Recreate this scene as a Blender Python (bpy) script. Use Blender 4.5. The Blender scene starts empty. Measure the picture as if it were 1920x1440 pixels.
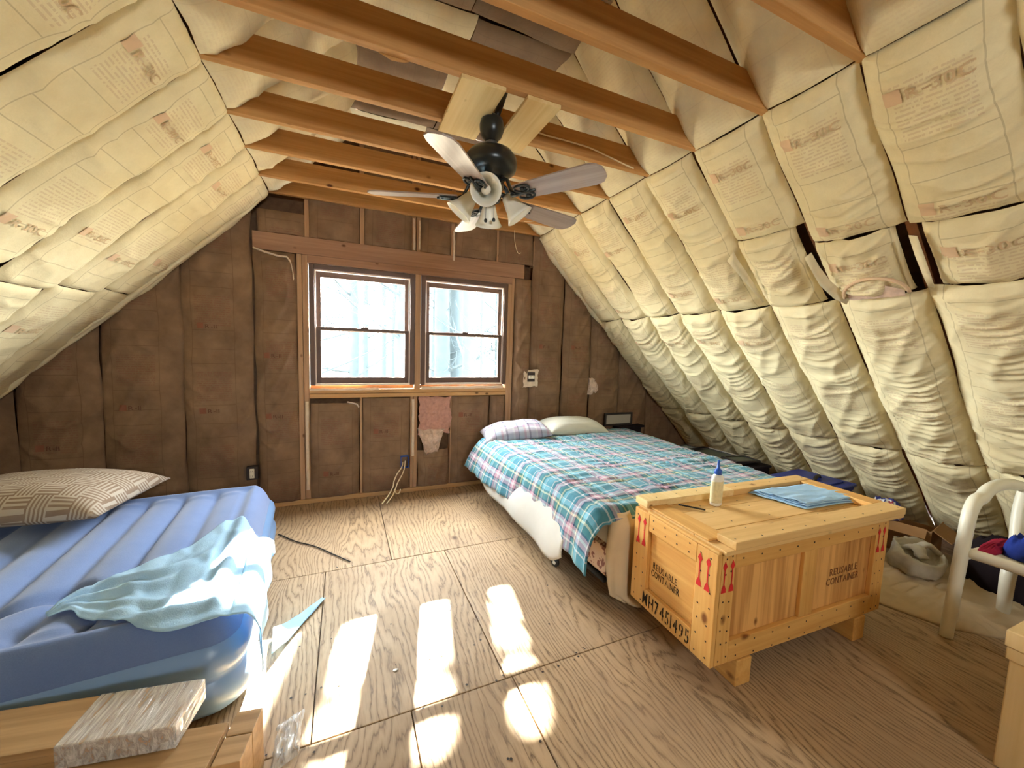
import bpy, bmesh, math, random
import numpy as np
from mathutils import Vector, Matrix

random.seed(7)
SC = bpy.context.scene
COL = SC.collection
PI = math.pi
R2 = math.sqrt(0.5)

# ------------------------------------------------------------------ camera
def make_camera():
    f, yaw, pitch, roll = 720.17, 0.410923, -0.090411, 0.0320301
    fw = Vector((math.sin(yaw) * math.cos(pitch), math.cos(yaw) * math.cos(pitch), math.sin(pitch)))
    r = Vector((math.cos(yaw), -math.sin(yaw), 0)); u = r.cross(fw)
    c, s = math.cos(roll), math.sin(roll)
    r2 = c * r + s * u; u2 = -s * r + c * u
    cam = bpy.data.cameras.new('camera')
    cam.sensor_width = 36.0; cam.lens = f * 36.0 / 1920.0; cam.clip_start = 0.02; cam.clip_end = 300
    o = bpy.data.objects.new('camera', cam); COL.objects.link(o)
    m = Matrix((r2, u2, -fw)).transposed().to_4x4(); m.translation = Vector((0, 0, 1.4))
    o.matrix_world = m
    SC.camera = o
make_camera()

# ------------------------------------------------------------------ sky, sun, window daylight, exposure
SKY_STRENGTH = 13.0
SUN_STRENGTH = 60.0
w = bpy.data.worlds.new('sky'); SC.world = w; w.use_nodes = True
bg = w.node_tree.nodes['Background']
bg.inputs[0].default_value = (0.95, 0.975, 1.0, 1); bg.inputs[1].default_value = SKY_STRENGTH
sd = bpy.data.lights.new('sun', 'SUN'); sd.energy = SUN_STRENGTH; sd.angle = 0.012; sd.color = (1.0, 0.92, 0.78)
so = bpy.data.objects.new('sun', sd); COL.objects.link(so)
so.rotation_euler = Vector((-0.215, -1.0, -0.645)).to_track_quat('-Z', 'Y').to_euler()
def portal(name, loc, sx, sy, rot):
    l = bpy.data.lights.new(name, 'AREA'); l.shape = 'RECTANGLE'; l.size = sx; l.size_y = sy
    l.cycles.is_portal = True
    o = bpy.data.objects.new(name, l); COL.objects.link(o); o.location = loc; o.rotation_euler = rot
REAR_Y = -2.6
REAR_FILL_WIN = (0.25, 1.05, 1.85, 2.4)      # x0 x1 z0 z1 of the unseen window added behind the camera for fill light
portal('portal_window', (0.63, 3.80, 1.54), 1.75, 0.92, (-PI / 2, 0, 0))
portal('portal_rear', (0.65, REAR_Y - 0.1, (REAR_FILL_WIN[2] + REAR_FILL_WIN[3]) / 2), REAR_FILL_WIN[1] - REAR_FILL_WIN[0], REAR_FILL_WIN[3] - REAR_FILL_WIN[2], (PI / 2, 0, 0))
SC.view_settings.view_transform = 'Standard'; SC.view_settings.look = 'None'
SC.view_settings.exposure = 2.78; SC.view_settings.gamma = 1.0; SC.view_settings.use_curve_mapping = False
try:
    SC.cycles.max_bounces = 10; SC.cycles.diffuse_bounces = 7; SC.cycles.use_denoising = True
    SC.cycles.sample_clamp_indirect = 12.0; SC.cycles.caustics_reflective = False; SC.cycles.caustics_refractive = False
except Exception:
    pass

# ------------------------------------------------------------------ noise (numpy)
def vnoise(x, y, seed=0):
    x = np.asarray(x, float); y = np.asarray(y, float)
    xi = np.floor(x).astype(np.int64); yi = np.floor(y).astype(np.int64)
    fx = x - xi; fy = y - yi
    fx = fx * fx * (3 - 2 * fx); fy = fy * fy * (3 - 2 * fy)
    def h(a, b):
        n = (a * 374761393 + b * 668265263 + int(seed) * 974711) & 0x7fffffff
        n = ((n ^ (n >> 13)) * 1274126177) & 0x7fffffff
        n = (n ^ (n >> 16)) & 0xffff
        return n / 65535.0
    return (h(xi, yi) * (1 - fx) + h(xi + 1, yi) * fx) * (1 - fy) + (h(xi, yi + 1) * (1 - fx) + h(xi + 1, yi + 1) * fx) * fy
def fbm(x, y, seed=0, o=3):
    t = 0; a = 0.5
    for i in range(o):
        t = t + a * vnoise(x * 2 ** i, y * 2 ** i, seed + i * 17); a *= 0.5
    return t
def ridge(x, y, seed=0):
    return 1 - np.abs(2 * vnoise(x, y, seed) - 1)

# ------------------------------------------------------------------ materials
MATS = {}
class NT:
    def __init__(s, name):
        m = bpy.data.materials.new(name); m.use_nodes = True
        s.m = m; s.t = m.node_tree; s.n = s.t.nodes; s.l = s.t.links
        s.b = s.n['Principled BSDF']
    def N(s, typ, **kw):
        n = s.n.new(typ)
        for k, v in kw.items():
            if k.startswith('i_'):
                n.inputs[k[2:].replace('_', ' ')].default_value = v
            elif k.startswith('x'):
                n.inputs[int(k[1:])].default_value = v
            else:
                setattr(n, k, v)
        return n
    def L(s, a, b): s.l.new(a, b)
    def math(s, op, a, b=None, c=None):
        n = s.n.new('ShaderNodeMath'); n.operation = op
        for i, v in enumerate((a, b, c)):
            if v is None: continue
            if isinstance(v, (int, float)): n.inputs[i].default_value = v
            else: s.L(v, n.inputs[i])
        return n.outputs[0]
    def mix(s, fac, a, b, blend='MIX'):
        n = s.n.new('ShaderNodeMix'); n.data_type = 'RGBA'; n.blend_type = blend
        for i, v in ((0, fac), (6, a), (7, b)):
            if isinstance(v, (int, float)): n.inputs[i].default_value = v
            elif isinstance(v, (tuple, list)): n.inputs[i].default_value = (*v, 1) if len(v) == 3 else v
            else: s.L(v, n.inputs[i])
        return n.outputs[2]
    def ramp(s, fac, stops, interp='LINEAR'):
        n = s.n.new('ShaderNodeValToRGB'); n.color_ramp.interpolation = interp
        e = n.color_ramp.elements
        while len(e) < len(stops): e.new(0.5)
        for i, (p, c) in enumerate(stops):
            e[i].position = p; e[i].color = (*c, 1) if len(c) == 3 else c
        s.L(fac, n.inputs[0]); return n.outputs[0]
    def noise(s, vec, scale, detail=3, rough=0.5, dist=0.0):
        n = s.N('ShaderNodeTexNoise'); n.inputs['Scale'].default_value = scale; n.inputs['Detail'].default_value = detail
        n.inputs['Roughness'].default_value = rough; n.inputs['Distortion'].default_value = dist
        if vec is not None: s.L(vec, n.inputs['Vector'])
        return n.outputs[0]
    def mapping(s, vec, scale=(1, 1, 1), loc=(0, 0, 0), rot=(0, 0, 0)):
        n = s.N('ShaderNodeMapping'); n.inputs['Scale'].default_value = scale; n.inputs['Location'].default_value = loc
        n.inputs['Rotation'].default_value = rot; s.L(vec, n.inputs['Vector']); return n.outputs[0]
    def objvec(s):
        tc = s.N('ShaderNodeTexCoord'); oi = s.N('ShaderNodeObjectInfo')
        k = s.math('MULTIPLY', oi.outputs['Random'], 37.0)
        c = s.N('ShaderNodeCombineXYZ'); s.L(k, c.inputs[0]); s.L(k, c.inputs[1]); s.L(k, c.inputs[2])
        v = s.N('ShaderNodeVectorMath'); v.operation = 'ADD'; s.L(tc.outputs['Object'], v.inputs[0]); s.L(c.outputs[0], v.inputs[1])
        return v.outputs[0]
    def uv(s):
        return s.N('ShaderNodeTexCoord').outputs['UV']
    def sep(s, v):
        n = s.N('ShaderNodeSeparateXYZ'); s.L(v, n.inputs[0]); return n.outputs
    def bump(s, h, strength=0.3, dist=0.01):
        n = s.N('ShaderNodeBump'); n.inputs['Strength'].default_value = strength; n.inputs['Distance'].default_value = dist
        s.L(h, n.inputs['Height']); s.L(n.outputs[0], s.b.inputs['Normal'])
    def done(s, color=None, rough=0.6, spec=0.3, metal=0.0):
        if color is not None:
            if isinstance(color, (tuple, list)): s.b.inputs['Base Color'].default_value = (*color, 1)
            else: s.L(color, s.b.inputs['Base Color'])
        if isinstance(rough, (int, float)): s.b.inputs['Roughness'].default_value = rough
        else: s.L(rough, s.b.inputs['Roughness'])
        s.b.inputs['Specular IOR Level'].default_value = spec; s.b.inputs['Metallic'].default_value = metal
        MATS[s.m.name] = s.m; return s.m

def plain(name, col, rough=0.6, spec=0.3, metal=0.0, var=0.0, scale=20, bump=0.0):
    t = NT(name)
    c = col
    if var > 0:
        v = t.objvec(); n = t.noise(v, scale, 4)
        c = t.mix(n, tuple(x * (1 - var) for x in col), tuple(min(1, x * (1 + var)) for x in col))
        if bump: t.bump(n, bump, 0.005)
    return t.done(c, rough, spec, metal)

def wood(name, light, dark, axis=0, grain=26.0, knots=True, rough=0.55, spec=0.25, knotcol=None, contrast=1.0, patch=0.25, knotscale=3.2):
    t = NT(name); v = t.objvec()
    st = [grain, grain, grain]; st[axis] = grain * 0.045
    warp = t.noise(v, 1.7, 2)
    vw = t.N('ShaderNodeVectorMath'); vw.operation = 'ADD'; t.L(v, vw.inputs[0])
    wc = t.N('ShaderNodeVectorMath'); wc.operation = 'SCALE'; t.L(t.N('ShaderNodeCombineXYZ').outputs[0], wc.inputs[0])
    n1 = t.noise(t.mapping(v, st), 1.0, 4, 0.6, 0.6)
    st2 = [grain * 3.2] * 3; st2[axis] = grain * 0.09
    n2 = t.noise(t.mapping(v, st2), 1.0, 2, 0.5)
    g = t.math('ADD', t.math('MULTIPLY', n1, 0.7), t.math('MULTIPLY', n2, 0.3))
    g = t.math('ADD', g, t.math('MULTIPLY', t.math('SUBTRACT', warp, 0.5), patch))
    lo = 0.5 - 0.17 / contrast; hi = 0.5 + 0.15 / contrast
    mid = tuple((a + b) / 2 for a, b in zip(light, dark))
    c = t.ramp(g, [(lo, dark), (0.5, mid), (hi, light)])
    if knots:
        ks = [knotscale * 2.4] * 3; ks[axis] = knotscale * 1.5
        vo = t.N('ShaderNodeTexVoronoi'); vo.feature = 'F1'; t.L(t.mapping(v, ks), vo.inputs['Vector']); vo.inputs['Scale'].default_value = 1.0
        k = t.ramp(vo.outputs['Distance'], [(0.05, (1, 1, 1)), (0.115, (0, 0, 0))])
        c = t.mix(k, c, knotcol or tuple(x * 0.35 for x in dark))
    t.bump(g, 0.15, 0.003)
    return t.done(c, rough, spec)

def kraft(name, base, shade, pink, ink, W, amt, rowscale=60.0):
    """faced insulation paper: UV in metres (u across, v down the batt)"""
    t = NT(name); uv = t.uv(); x, y, _ = t.sep(uv)
    v = t.objvec()
    n = t.noise(v, 6.0, 4, 0.6); n2 = t.noise(v, 140.0, 2)
    c = t.mix(t.ramp(n, [(0.3, (0, 0, 0)), (0.7, (1, 1, 1))]), shade, base)
    c = t.mix(t.math('MULTIPLY', n2, 0.18), c, tuple(a * 0.6 for a in base))
    # text rows
    row = t.math('MULTIPLY', y, rowscale)
    fr = t.math('FRACT', row); fl = t.math('FLOOR', row)
    on = t.math('LESS_THAN', fr, 0.45)
    cv = t.N('ShaderNodeCombineXYZ'); t.L(t.math('MULTIPLY', x, 90.0), cv.inputs[0]); t.L(t.math('MULTIPLY', fl, 3.7), cv.inputs[1])
    word = t.math('GREATER_THAN', t.noise(cv.outputs[0], 1.0, 1), 0.44)
    blk = t.math('FRACT', t.math('MULTIPLY', y, 1.72))
    b = t.math('MULTIPLY', t.math('GREATER_THAN', blk, 0.22), t.math('LESS_THAN', blk, 0.62))
    colm = t.math('MULTIPLY', t.math('GREATER_THAN', x, W * 0.22), t.math('LESS_THAN', x, W * 0.78))
    txt = t.math('MULTIPLY', t.math('MULTIPLY', on, word), t.math('MULTIPLY', b, colm))
    # ruled frame
    def line(val, p, wd=0.0022):
        return t.math('LESS_THAN', t.math('ABSOLUTE', t.math('SUBTRACT', val, p)), wd)
    ln = t.math('MAXIMUM', line(x, W * 0.16), line(x, W * 0.84))
    hh = t.math('MAXIMUM', line(blk, 0.12, 0.004), t.math('MAXIMUM', line(blk, 0.68, 0.004), line(blk, 0.93, 0.004)))
    inn = t.math('MULTIPLY', t.math('GREATER_THAN', x, W * 0.16), t.math('LESS_THAN', x, W * 0.84))
    ln = t.math('MAXIMUM', ln, t.math('MULTIPLY', hh, inn))
    c = t.mix(t.math('MULTIPLY', txt, amt), c, pink)
    c = t.mix(t.math('MULTIPLY', ln, amt * 1.1), c, ink)
    t.bump(t.math('ADD', t.math('MULTIPLY', t.noise(v, 45.0, 3), 1.0), t.math('MULTIPLY', n2, 0.4)), 0.22, 0.006)
    return t.done(c, 0.75, 0.2)

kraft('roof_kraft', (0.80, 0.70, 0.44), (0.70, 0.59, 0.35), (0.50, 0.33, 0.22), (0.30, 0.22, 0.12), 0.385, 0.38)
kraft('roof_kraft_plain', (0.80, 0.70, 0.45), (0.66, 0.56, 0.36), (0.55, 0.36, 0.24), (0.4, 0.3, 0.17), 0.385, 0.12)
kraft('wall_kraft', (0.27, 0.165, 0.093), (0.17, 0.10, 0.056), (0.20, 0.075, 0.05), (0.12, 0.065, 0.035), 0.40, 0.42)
kraft('ridge_kraft_shaded', (0.30, 0.21, 0.13), (0.22, 0.15, 0.10), (0.25, 0.12, 0.08), (0.12, 0.07, 0.04), 0.40, 0.15)  # darker kraft: the unlit look of the ridge is put into its colour
wood('joist_wood', (0.58, 0.32, 0.12), (0.40, 0.19, 0.06), 0, 22, True, 0.6, 0.2, (0.09, 0.025, 0.008), 0.9, knotscale=2.6)
wood('stud_wood_x', (0.40, 0.23, 0.14), (0.28, 0.15, 0.09), 0, 24, True, 0.65, 0.2, (0.1, 0.04, 0.02))
wood('stud_wood_z', (0.48, 0.29, 0.16), (0.34, 0.19, 0.10), 2, 24, True, 0.65, 0.2, (0.12, 0.05, 0.02))
wood('sill_wood', (0.60, 0.36, 0.16), (0.44, 0.23, 0.09), 0, 24, True, 0.65, 0.2)
wood('rafter_wood', (0.26, 0.10, 0.035), (0.16, 0.06, 0.02), 0, 24, False)
wood('brace_wood', (0.82, 0.64, 0.33), (0.68, 0.47, 0.20), 1, 20, True, 0.6, 0.2, (0.3, 0.16, 0.05), 0.8)
wood('sheathing_wood', (0.20, 0.11, 0.05), (0.12, 0.06, 0.03), 1, 10, False)
for ax, nm in ((0, 'x'), (1, 'y'), (2, 'z')):
    wood('crate_pine_' + nm, (0.74, 0.43, 0.135), (0.57, 0.28, 0.068), ax, 24, True, 0.5, 0.3, (0.20, 0.07, 0.015), 0.8, knotscale=2.4)
wood('crate_panel', (0.74, 0.40, 0.13), (0.42, 0.18, 0.045), 2, 15, True, 0.5, 0.3, (0.20, 0.07, 0.015), 1.5)
wood('crate_lid_wood', (0.78, 0.52, 0.22), (0.62, 0.37, 0.13), 0, 22, True, 0.5, 0.3, (0.25, 0.1, 0.03), 0.8, knotscale=2.6)
wood('box_pine', (0.78, 0.58, 0.30), (0.66, 0.45, 0.20), 2, 20, True, 0.55, 0.3, (0.3, 0.14, 0.04), 0.8, knotscale=2.0)
wood('floor_board_wood', (0.46, 0.29, 0.14), (0.30, 0.175, 0.075), 0, 18, False, 0.4, 0.4, None, 1.4)
wood('blade_wood', (0.44, 0.36, 0.31), (0.30, 0.23, 0.19), 0, 22, False, 0.28, 0.6)
plain('window_brown', (0.11, 0.06, 0.04), 0.45, 0.4, var=0.15)
plain('window_vinyl', (0.72, 0.60, 0.50), 0.4, 0.4)
plain('fan_black', (0.014, 0.018, 0.017), 0.3, 0.5)
plain('fan_grey_metal', (0.30, 0.30, 0.30), 0.35, 0.5, 0.7)
plain('mattress_side', (0.16, 0.28, 0.50), 0.35, 0.5, var=0.05, scale=3)
plain('white_fabric', (0.50, 0.485, 0.44), 0.85, 0.1, var=0.05)
plain('bundle_cloth', (0.52, 0.48, 0.40), 0.9, 0.1, var=0.2, scale=30, bump=0.6)
plain('cream_fabric', (0.55, 0.43, 0.28), 0.9, 0.1, var=0.08)
plain('pillow_white', (0.62, 0.62, 0.54), 0.85, 0.1, var=0.06)
plain('black_metal', (0.02, 0.02, 0.02), 0.4, 0.4)
plain('chair_plastic', (0.78, 0.74, 0.60), 0.4, 0.4, var=0.03)
plain('outlet_ivory', (0.78, 0.72, 0.60), 0.4, 0.4)
plain('lid_shadow_dark', (0.05, 0.03, 0.02), 0.6, 0.3)
plain('outlet_dark', (0.05, 0.035, 0.03), 0.6, 0.3)
plain('blue_plastic', (0.02, 0.09, 0.42), 0.35, 0.4)
plain('bottle_white', (0.80, 0.78, 0.70), 0.35, 0.4)
plain('bottle_label', (0.68, 0.60, 0.36), 0.5, 0.3, var=0.25, scale=60)
plain('cable_cream', (0.80, 0.68, 0.45), 0.5, 0.3)
plain('cable_black', (0.02, 0.015, 0.012), 0.5, 0.3)
plain('pink_fibre', (0.50, 0.27, 0.21), 0.95, 0.05, var=0.35, scale=35, bump=0.8)
plain('white_fibre', (0.62, 0.46, 0.36), 0.95, 0.05, var=0.45, scale=28, bump=0.8)
plain('tote_blue', (0.012, 0.03, 0.22), 0.4, 0.4)
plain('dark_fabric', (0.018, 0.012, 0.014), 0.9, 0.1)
plain('red_fabric', (0.34, 0.02, 0.05), 0.85, 0.1)
plain('blue_fabric', (0.025, 0.05, 0.30), 0.85, 0.1, var=0.3, scale=12)
plain('cardboard', (0.36, 0.20, 0.09), 0.8, 0.1, var=0.1)
plain('ink_black', (0.03, 0.018, 0.01), 0.7, 0.1)
plain('ink_faded', (0.20, 0.075, 0.03), 0.7, 0.1)
plain('ink_red', (0.58, 0.025, 0.025), 0.6, 0.2)
plain('print_red', (0.66, 0.46, 0.29), 0.8, 0.1, var=0.1)
plain('print_brown', (0.60, 0.44, 0.26), 0.8, 0.1)
plain('print_wall_red', (0.24, 0.10, 0.06), 0.8, 0.1)
plain('print_wall_brown', (0.14, 0.065, 0.04), 0.8, 0.1)
plain('nail_dark', (0.03, 0.02, 0.015), 0.5, 0.3)
plain('picture_frame_dark', (0.03, 0.022, 0.02), 0.4, 0.4)
plain('picture_green', (0.06, 0.075, 0.05), 0.3, 0.5, var=0.3, scale=8)
plain('picture_glass_grey', (0.22, 0.27, 0.25), 0.15, 0.5, var=0.2, scale=4)
plain('picture_mat', (0.42, 0.38, 0.32), 0.5, 0.3)
plain('caulk', (0.66, 0.52, 0.38), 0.9, 0.1, var=0.2, scale=40, bump=0.5)
plain('tree_bark', (0.018, 0.025, 0.028), 0.9, 0.1, var=0.3, scale=6)
plain('ground_leaf', (0.14, 0.12, 0.09), 0.95, 0.05, var=0.4, scale=0.6)

def m_glass():
    t = NT('window_glass'); n = t.n; n.remove(t.b)
    tr = t.N('ShaderNodeBsdfTransparent'); gl = t.N('ShaderNodeBsdfGlossy'); gl.inputs['Roughness'].default_value = 0.02
    tr.inputs[0].default_value = (0.96, 0.98, 0.97, 1)
    mx = t.N('ShaderNodeMixShader'); mx.inputs[0].default_value = 0.05
    t.L(tr.outputs[0], mx.inputs[1]); t.L(gl.outputs[0], mx.inputs[2]); t.L(mx.outputs[0], n['Material Output'].inputs[0])
    MATS['window_glass'] = t.m
m_glass()
def m_wrap():
    t = NT('plastic_wrap'); n = t.n
    v = t.objvec(); h = t.noise(t.mapping(v, (60, 8, 30)), 1.0, 3, 0.6, 0.8)
    t.bump(h, 0.9, 0.01)
    t.done((0.75, 0.75, 0.74), 0.18, 0.8)
    tr = t.N('ShaderNodeBsdfTransparent'); mx = t.N('ShaderNodeMixShader')
    f = t.ramp(h, [(0.35, (0.30, 0.30, 0.30)), (0.7, (0.85, 0.85, 0.85))]); t.L(f, mx.inputs[0])
    t.L(tr.outputs[0], mx.inputs[1]); t.L(t.b.outputs[0], mx.inputs[2]); t.L(mx.outputs[0], n['Material Output'].inputs[0])
m_wrap()
def m_shade():
    t = NT('frosted_glass'); t.b.inputs['Transmission Weight'].default_value = 0.0
    t.b.inputs['Subsurface Weight'].default_value = 0.15; t.b.inputs['Subsurface Radius'].default_value = (0.02, 0.02, 0.02)
    t.done((0.86, 0.84, 0.74), 0.3, 0.5)
m_shade()
def m_floor():
    t = NT('plywood_floor'); v = t.objvec()
    warp = t.noise(t.mapping(v, (1.6, 0.7, 1)), 1.5, 3, 0.5)
    big = t.noise(t.mapping(v, (2.2, 0.55, 1)), 1.0, 2, 0.4, 0.4)
    ph = t.math('MULTIPLY', big, 26.0)
    x, y, _ = t.sep(v)
    ph = t.math('ADD', ph, t.math('MULTIPLY', x, 34.0))
    ph = t.math('ADD', ph, t.math('MULTIPLY', t.noise(t.mapping(v, (30, 5, 1)), 1.0, 3, 0.6), 2.2))
    fr = t.math('FRACT', ph)
    band = t.ramp(fr, [(0.0, (0.5, 0.5, 0.5)), (0.35, (1, 1, 1)), (0.70, (0.62, 0.62, 0.62)), (0.88, (0.0, 0.0, 0.0)), (1.0, (0.5, 0.5, 0.5))])
    fine = t.noise(t.mapping(v, (150, 6, 1)), 1.0, 2, 0.6)
    g = t.math('ADD', t.math('MULTIPLY', t.sep(band)[0], 0.62), t.math('MULTIPLY', fine, 0.38))
    c = t.ramp(g, [(0.12, (0.12, 0.07, 0.036)), (0.42, (0.32, 0.21, 0.115)), (0.75, (0.45, 0.31, 0.18))])
    dirt = t.noise(t.mapping(v, (1, 1, 1)), 2.3, 5, 0.62)
    c = t.mix(t.ramp(dirt, [(0.42, (0, 0, 0)), (0.68, (0.5, 0.5, 0.5))]), c, (0.27, 0.18, 0.11))
    vo = t.N('ShaderNodeTexVoronoi'); t.L(t.mapping(v, (2.6, 1.7, 1)), vo.inputs['Vector']); vo.inputs['Scale'].default_value = 1.0
    k = t.ramp(vo.outputs['Distance'], [(0.03, (1, 1, 1)), (0.085, (0, 0, 0))])
    c = t.mix(k, c, (0.10, 0.055, 0.03))
    t.bump(g, 0.25, 0.004)
    t.done(c, t.ramp(dirt, [(0.3, (0.42, 0.42, 0.42)), (0.7, (0.62, 0.62, 0.62))]), 0.3)
m_floor()
def m_flock():
    t = NT('mattress_flock'); v = t.objvec()
    n = t.noise(v, 5.0, 5, 0.7); n2 = t.noise(v, 260.0, 2)
    c = t.mix(n, (0.075, 0.13, 0.30), (0.15, 0.215, 0.40))
    c = t.mix(t.math('MULTIPLY', n2, 0.25), c, (0.22, 0.32, 0.58))
    t.bump(n2, 0.2, 0.003); t.b.inputs['Sheen Weight'].default_value = 0.35
    t.done(c, 0.9, 0.15)
m_flock()
def m_drape():
    t = NT('drape_paper'); v = t.objvec(); n = t.noise(v, 14, 4, 0.6); n2 = t.noise(v, 220, 2)
    c = t.mix(n, (0.34, 0.57, 0.80), (0.48, 0.70, 0.90)); t.bump(t.math('ADD', n, t.math('MULTIPLY', n2, .3)), 0.35, 0.012)
    t.done(c, 0.7, 0.25)
    tl = t.N('ShaderNodeBsdfTranslucent'); tl.inputs[0].default_value = (0.5, 0.75, 0.88, 1); mx = t.N('ShaderNodeMixShader'); mx.inputs[0].default_value = 0.18
    t.L(t.b.outputs[0], mx.inputs[1]); t.L(tl.outputs[0], mx.inputs[2]); t.L(mx.outputs[0], t.n['Material Output'].inputs[0])
m_drape()
TEAL = (0.05, 0.19, 0.25); WHT = (0.52, 0.52, 0.52); PNK = (0.42, 0.24, 0.30); NAVY = (0.015, 0.02, 0.07); GRN = (0.035, 0.14, 0.14); YEL = (0.52, 0.50, 0.30); LTB = (0.17, 0.40, 0.50)
def m_plaid(name, per, cols, rot=0.0, mul=1.0):
    t = NT(name); uv = t.mapping(t.uv(), (1 / per, 1 / per, 1), (0, 0, 0), (0, 0, rot)); x, y, _ = t.sep(uv)
    st = [(p, tuple(min(1, a * mul) for a in c)) for p, c in cols]
    a = t.ramp(t.math('FRACT', x), st, 'CONSTANT'); b = t.ramp(t.math('FRACT', y), st, 'CONSTANT')
    f = t.math('GREATER_THAN', t.math('FRACT', t.math('MULTIPLY', t.math('ADD', x, y), 60.0)), 0.5)
    f = t.math('ADD', t.math('MULTIPLY', f, 0.24), 0.38)
    c = t.mix(f, a, b)
    t.b.inputs['Sheen Weight'].default_value = 0.15
    t.bump(t.noise(t.uv(), 90, 3), 0.2, 0.004)
    t.done(c, 0.85, 0.15)
m_plaid('quilt_plaid', 0.25, [(0, TEAL), (0.20, WHT), (0.235, TEAL), (0.30, NAVY), (0.335, PNK), (0.42, WHT), (0.47, PNK), (0.54, NAVY), (0.58, GRN), (0.70, YEL), (0.75, GRN), (0.80, LTB), (0.90, WHT), (0.92, TEAL)])
m_plaid('pillow_plaid', 0.22, [(0, (0.42, 0.40, 0.47)), (0.22, WHT), (0.3, (0.40, 0.30, 0.38)), (0.45, NAVY), (0.49, (0.35, 0.42, 0.5)), (0.7, PNK), (0.8, (0.5, 0.5, 0.55)), (0.92, (0.1, 0.08, 0.14))])
def m_geo():
    t = NT('pillow_geometric'); uv = t.uv(); x, y, _ = t.sep(uv)
    fx = t.math('MULTIPLY', x, 11.0); fy = t.math('MULTIPLY', y, 11.0)
    par = t.math('MODULO', t.math('ADD', t.math('FLOOR', fx), t.math('FLOOR', fy)), 2.0)
    wx = t.math('FRACT', t.math('MULTIPLY', x, 55.0)); wy = t.math('FRACT', t.math('MULTIPLY', y, 55.0))
    sx = t.math('GREATER_THAN', wx, 0.5); sy = t.math('GREATER_THAN', wy, 0.5)
    m = t.math('ADD', t.math('MULTIPLY', par, sx), t.math('MULTIPLY', t.math('SUBTRACT', 1.0, par), sy))
    nz = t.noise(t.objvec(), 9, 4)
    c = t.mix(m, (0.20, 0.13, 0.085), (0.50, 0.44, 0.36)); c = t.mix(t.math('MULTIPLY', nz, 0.7), c, (0.36, 0.29, 0.23))
    t.bump(m, 0.4, 0.006); t.done(c, 0.9, 0.1)
m_geo()
def m_floral():
    t = NT('boxspring_floral'); v = t.objvec(); vo = t.N('ShaderNodeTexVoronoi'); t.L(v, vo.inputs['Vector']); vo.inputs['Scale'].default_value = 16
    n = t.noise(v, 30, 4, 0.6, 1.0)
    f = t.math('MULTIPLY', t.math('LESS_THAN', vo.outputs['Distance'], 0.42), t.math('GREATER_THAN', n, 0.48))
    c = t.mix(f, (0.66, 0.48, 0.34), (0.28, 0.13, 0.10)); t.done(c, 0.85, 0.1)
m_floral()
def m_bag():
    t = NT('bag_stripes'); v = t.objvec(); x, y, z = t.sep(v)
    k = t.math('FRACT', t.math('ADD', t.math('MULTIPLY', x, 9.0), t.math('MULTIPLY', t.noise(v, 9, 3), 1.6)))
    c = t.ramp(k, [(0, (0.03, 0.04, 0.26)), (0.42, (0.75, 0.75, 0.76)), (0.58, (0.35, 0.04, 0.07)), (0.7, (0.8, 0.8, 0.8)), (0.82, (0.03, 0.05, 0.3))], 'CONSTANT'); t.done(c, 0.3, 0.5)
m_bag()

# ------------------------------------------------------------------ object helpers
def link(name, me, mat, parent=None, loc=None, rot=None):
    o = bpy.data.objects.new(name, me); COL.objects.link(o)
    if mat is not None and len(me.materials) == 0: me.materials.append(MATS[mat])
    if parent is not None: o.parent = parent
    if loc is not None: o.location = loc
    if rot is not None: o.rotation_euler = rot
    return o
def tag(o, label, cat, group=None):
    o['label'] = label; o['category'] = cat
    if group: o['group'] = group
    return o
def thing(name, label, cat, loc=(0, 0, 0), rz=0.0, group=None):
    o = bpy.data.objects.new(name, None); COL.objects.link(o); o.empty_display_size = 0.05
    o.location = loc; o.rotation_euler = (0, 0, rz)
    return tag(o, label, cat, group)
def pyd(name, verts, faces, mat, parent=None, smooth=False, uvs=None, loc=None, rot=None):
    me = bpy.data.meshes.new(name); me.from_pydata([tuple(v) for v in verts], [], [tuple(f) for f in faces])
    if uvs is not None:
        ul = me.uv_layers.new(name='UVMap'); vi = np.empty(len(me.loops), np.int32); me.loops.foreach_get('vertex_index', vi)
        ul.data.foreach_set('uv', np.asarray(uvs, np.float32)[vi].ravel())
    if smooth: me.polygons.foreach_set('use_smooth', [True] * len(me.polygons))
    me.update(); return link(name, me, mat, parent, loc, rot)
def gridfaces(nu, nv, off=0, closed=False):
    f = []
    for j in range(nv - 1):
        for i in range(nu - 1 + (1 if closed else 0)):
            a = off + j * nu + i; b = off + j * nu + (i + 1) % nu
            f.append((a, b, b + nu, a + nu))
    return f
def gridobj(name, P, mat, parent=None, uvs=None, smooth=True, thick=0.0, flip=False):
    """P: (nv,nu,3) array"""
    nv, nu = P.shape[:2]; f = gridfaces(nu, nv)
    if flip: f = [q[::-1] for q in f]
    o = pyd(name, P.reshape(-1, 3), f, mat, parent, smooth, None if uvs is None else uvs.reshape(-1, 2))
    if thick:
        md = o.modifiers.new('thickness', 'SOLIDIFY'); md.thickness = thick; md.offset = -1
    return o
def bm_box(bm, size, loc=(0, 0, 0), rot=None, bevel=0.0):
    m = Matrix.Translation(loc)
    if rot is not None: m = m @ rot
    r = bmesh.ops.create_cube(bm, size=1.0, matrix=m @ Matrix.Diagonal((*size, 1)))
    if bevel > 0:
        es = list({e for v in r['verts'] for e in v.link_edges})
        bmesh.ops.bevel(bm, geom=es, offset=bevel, segments=2, affect='EDGES', profile=0.5)
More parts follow.
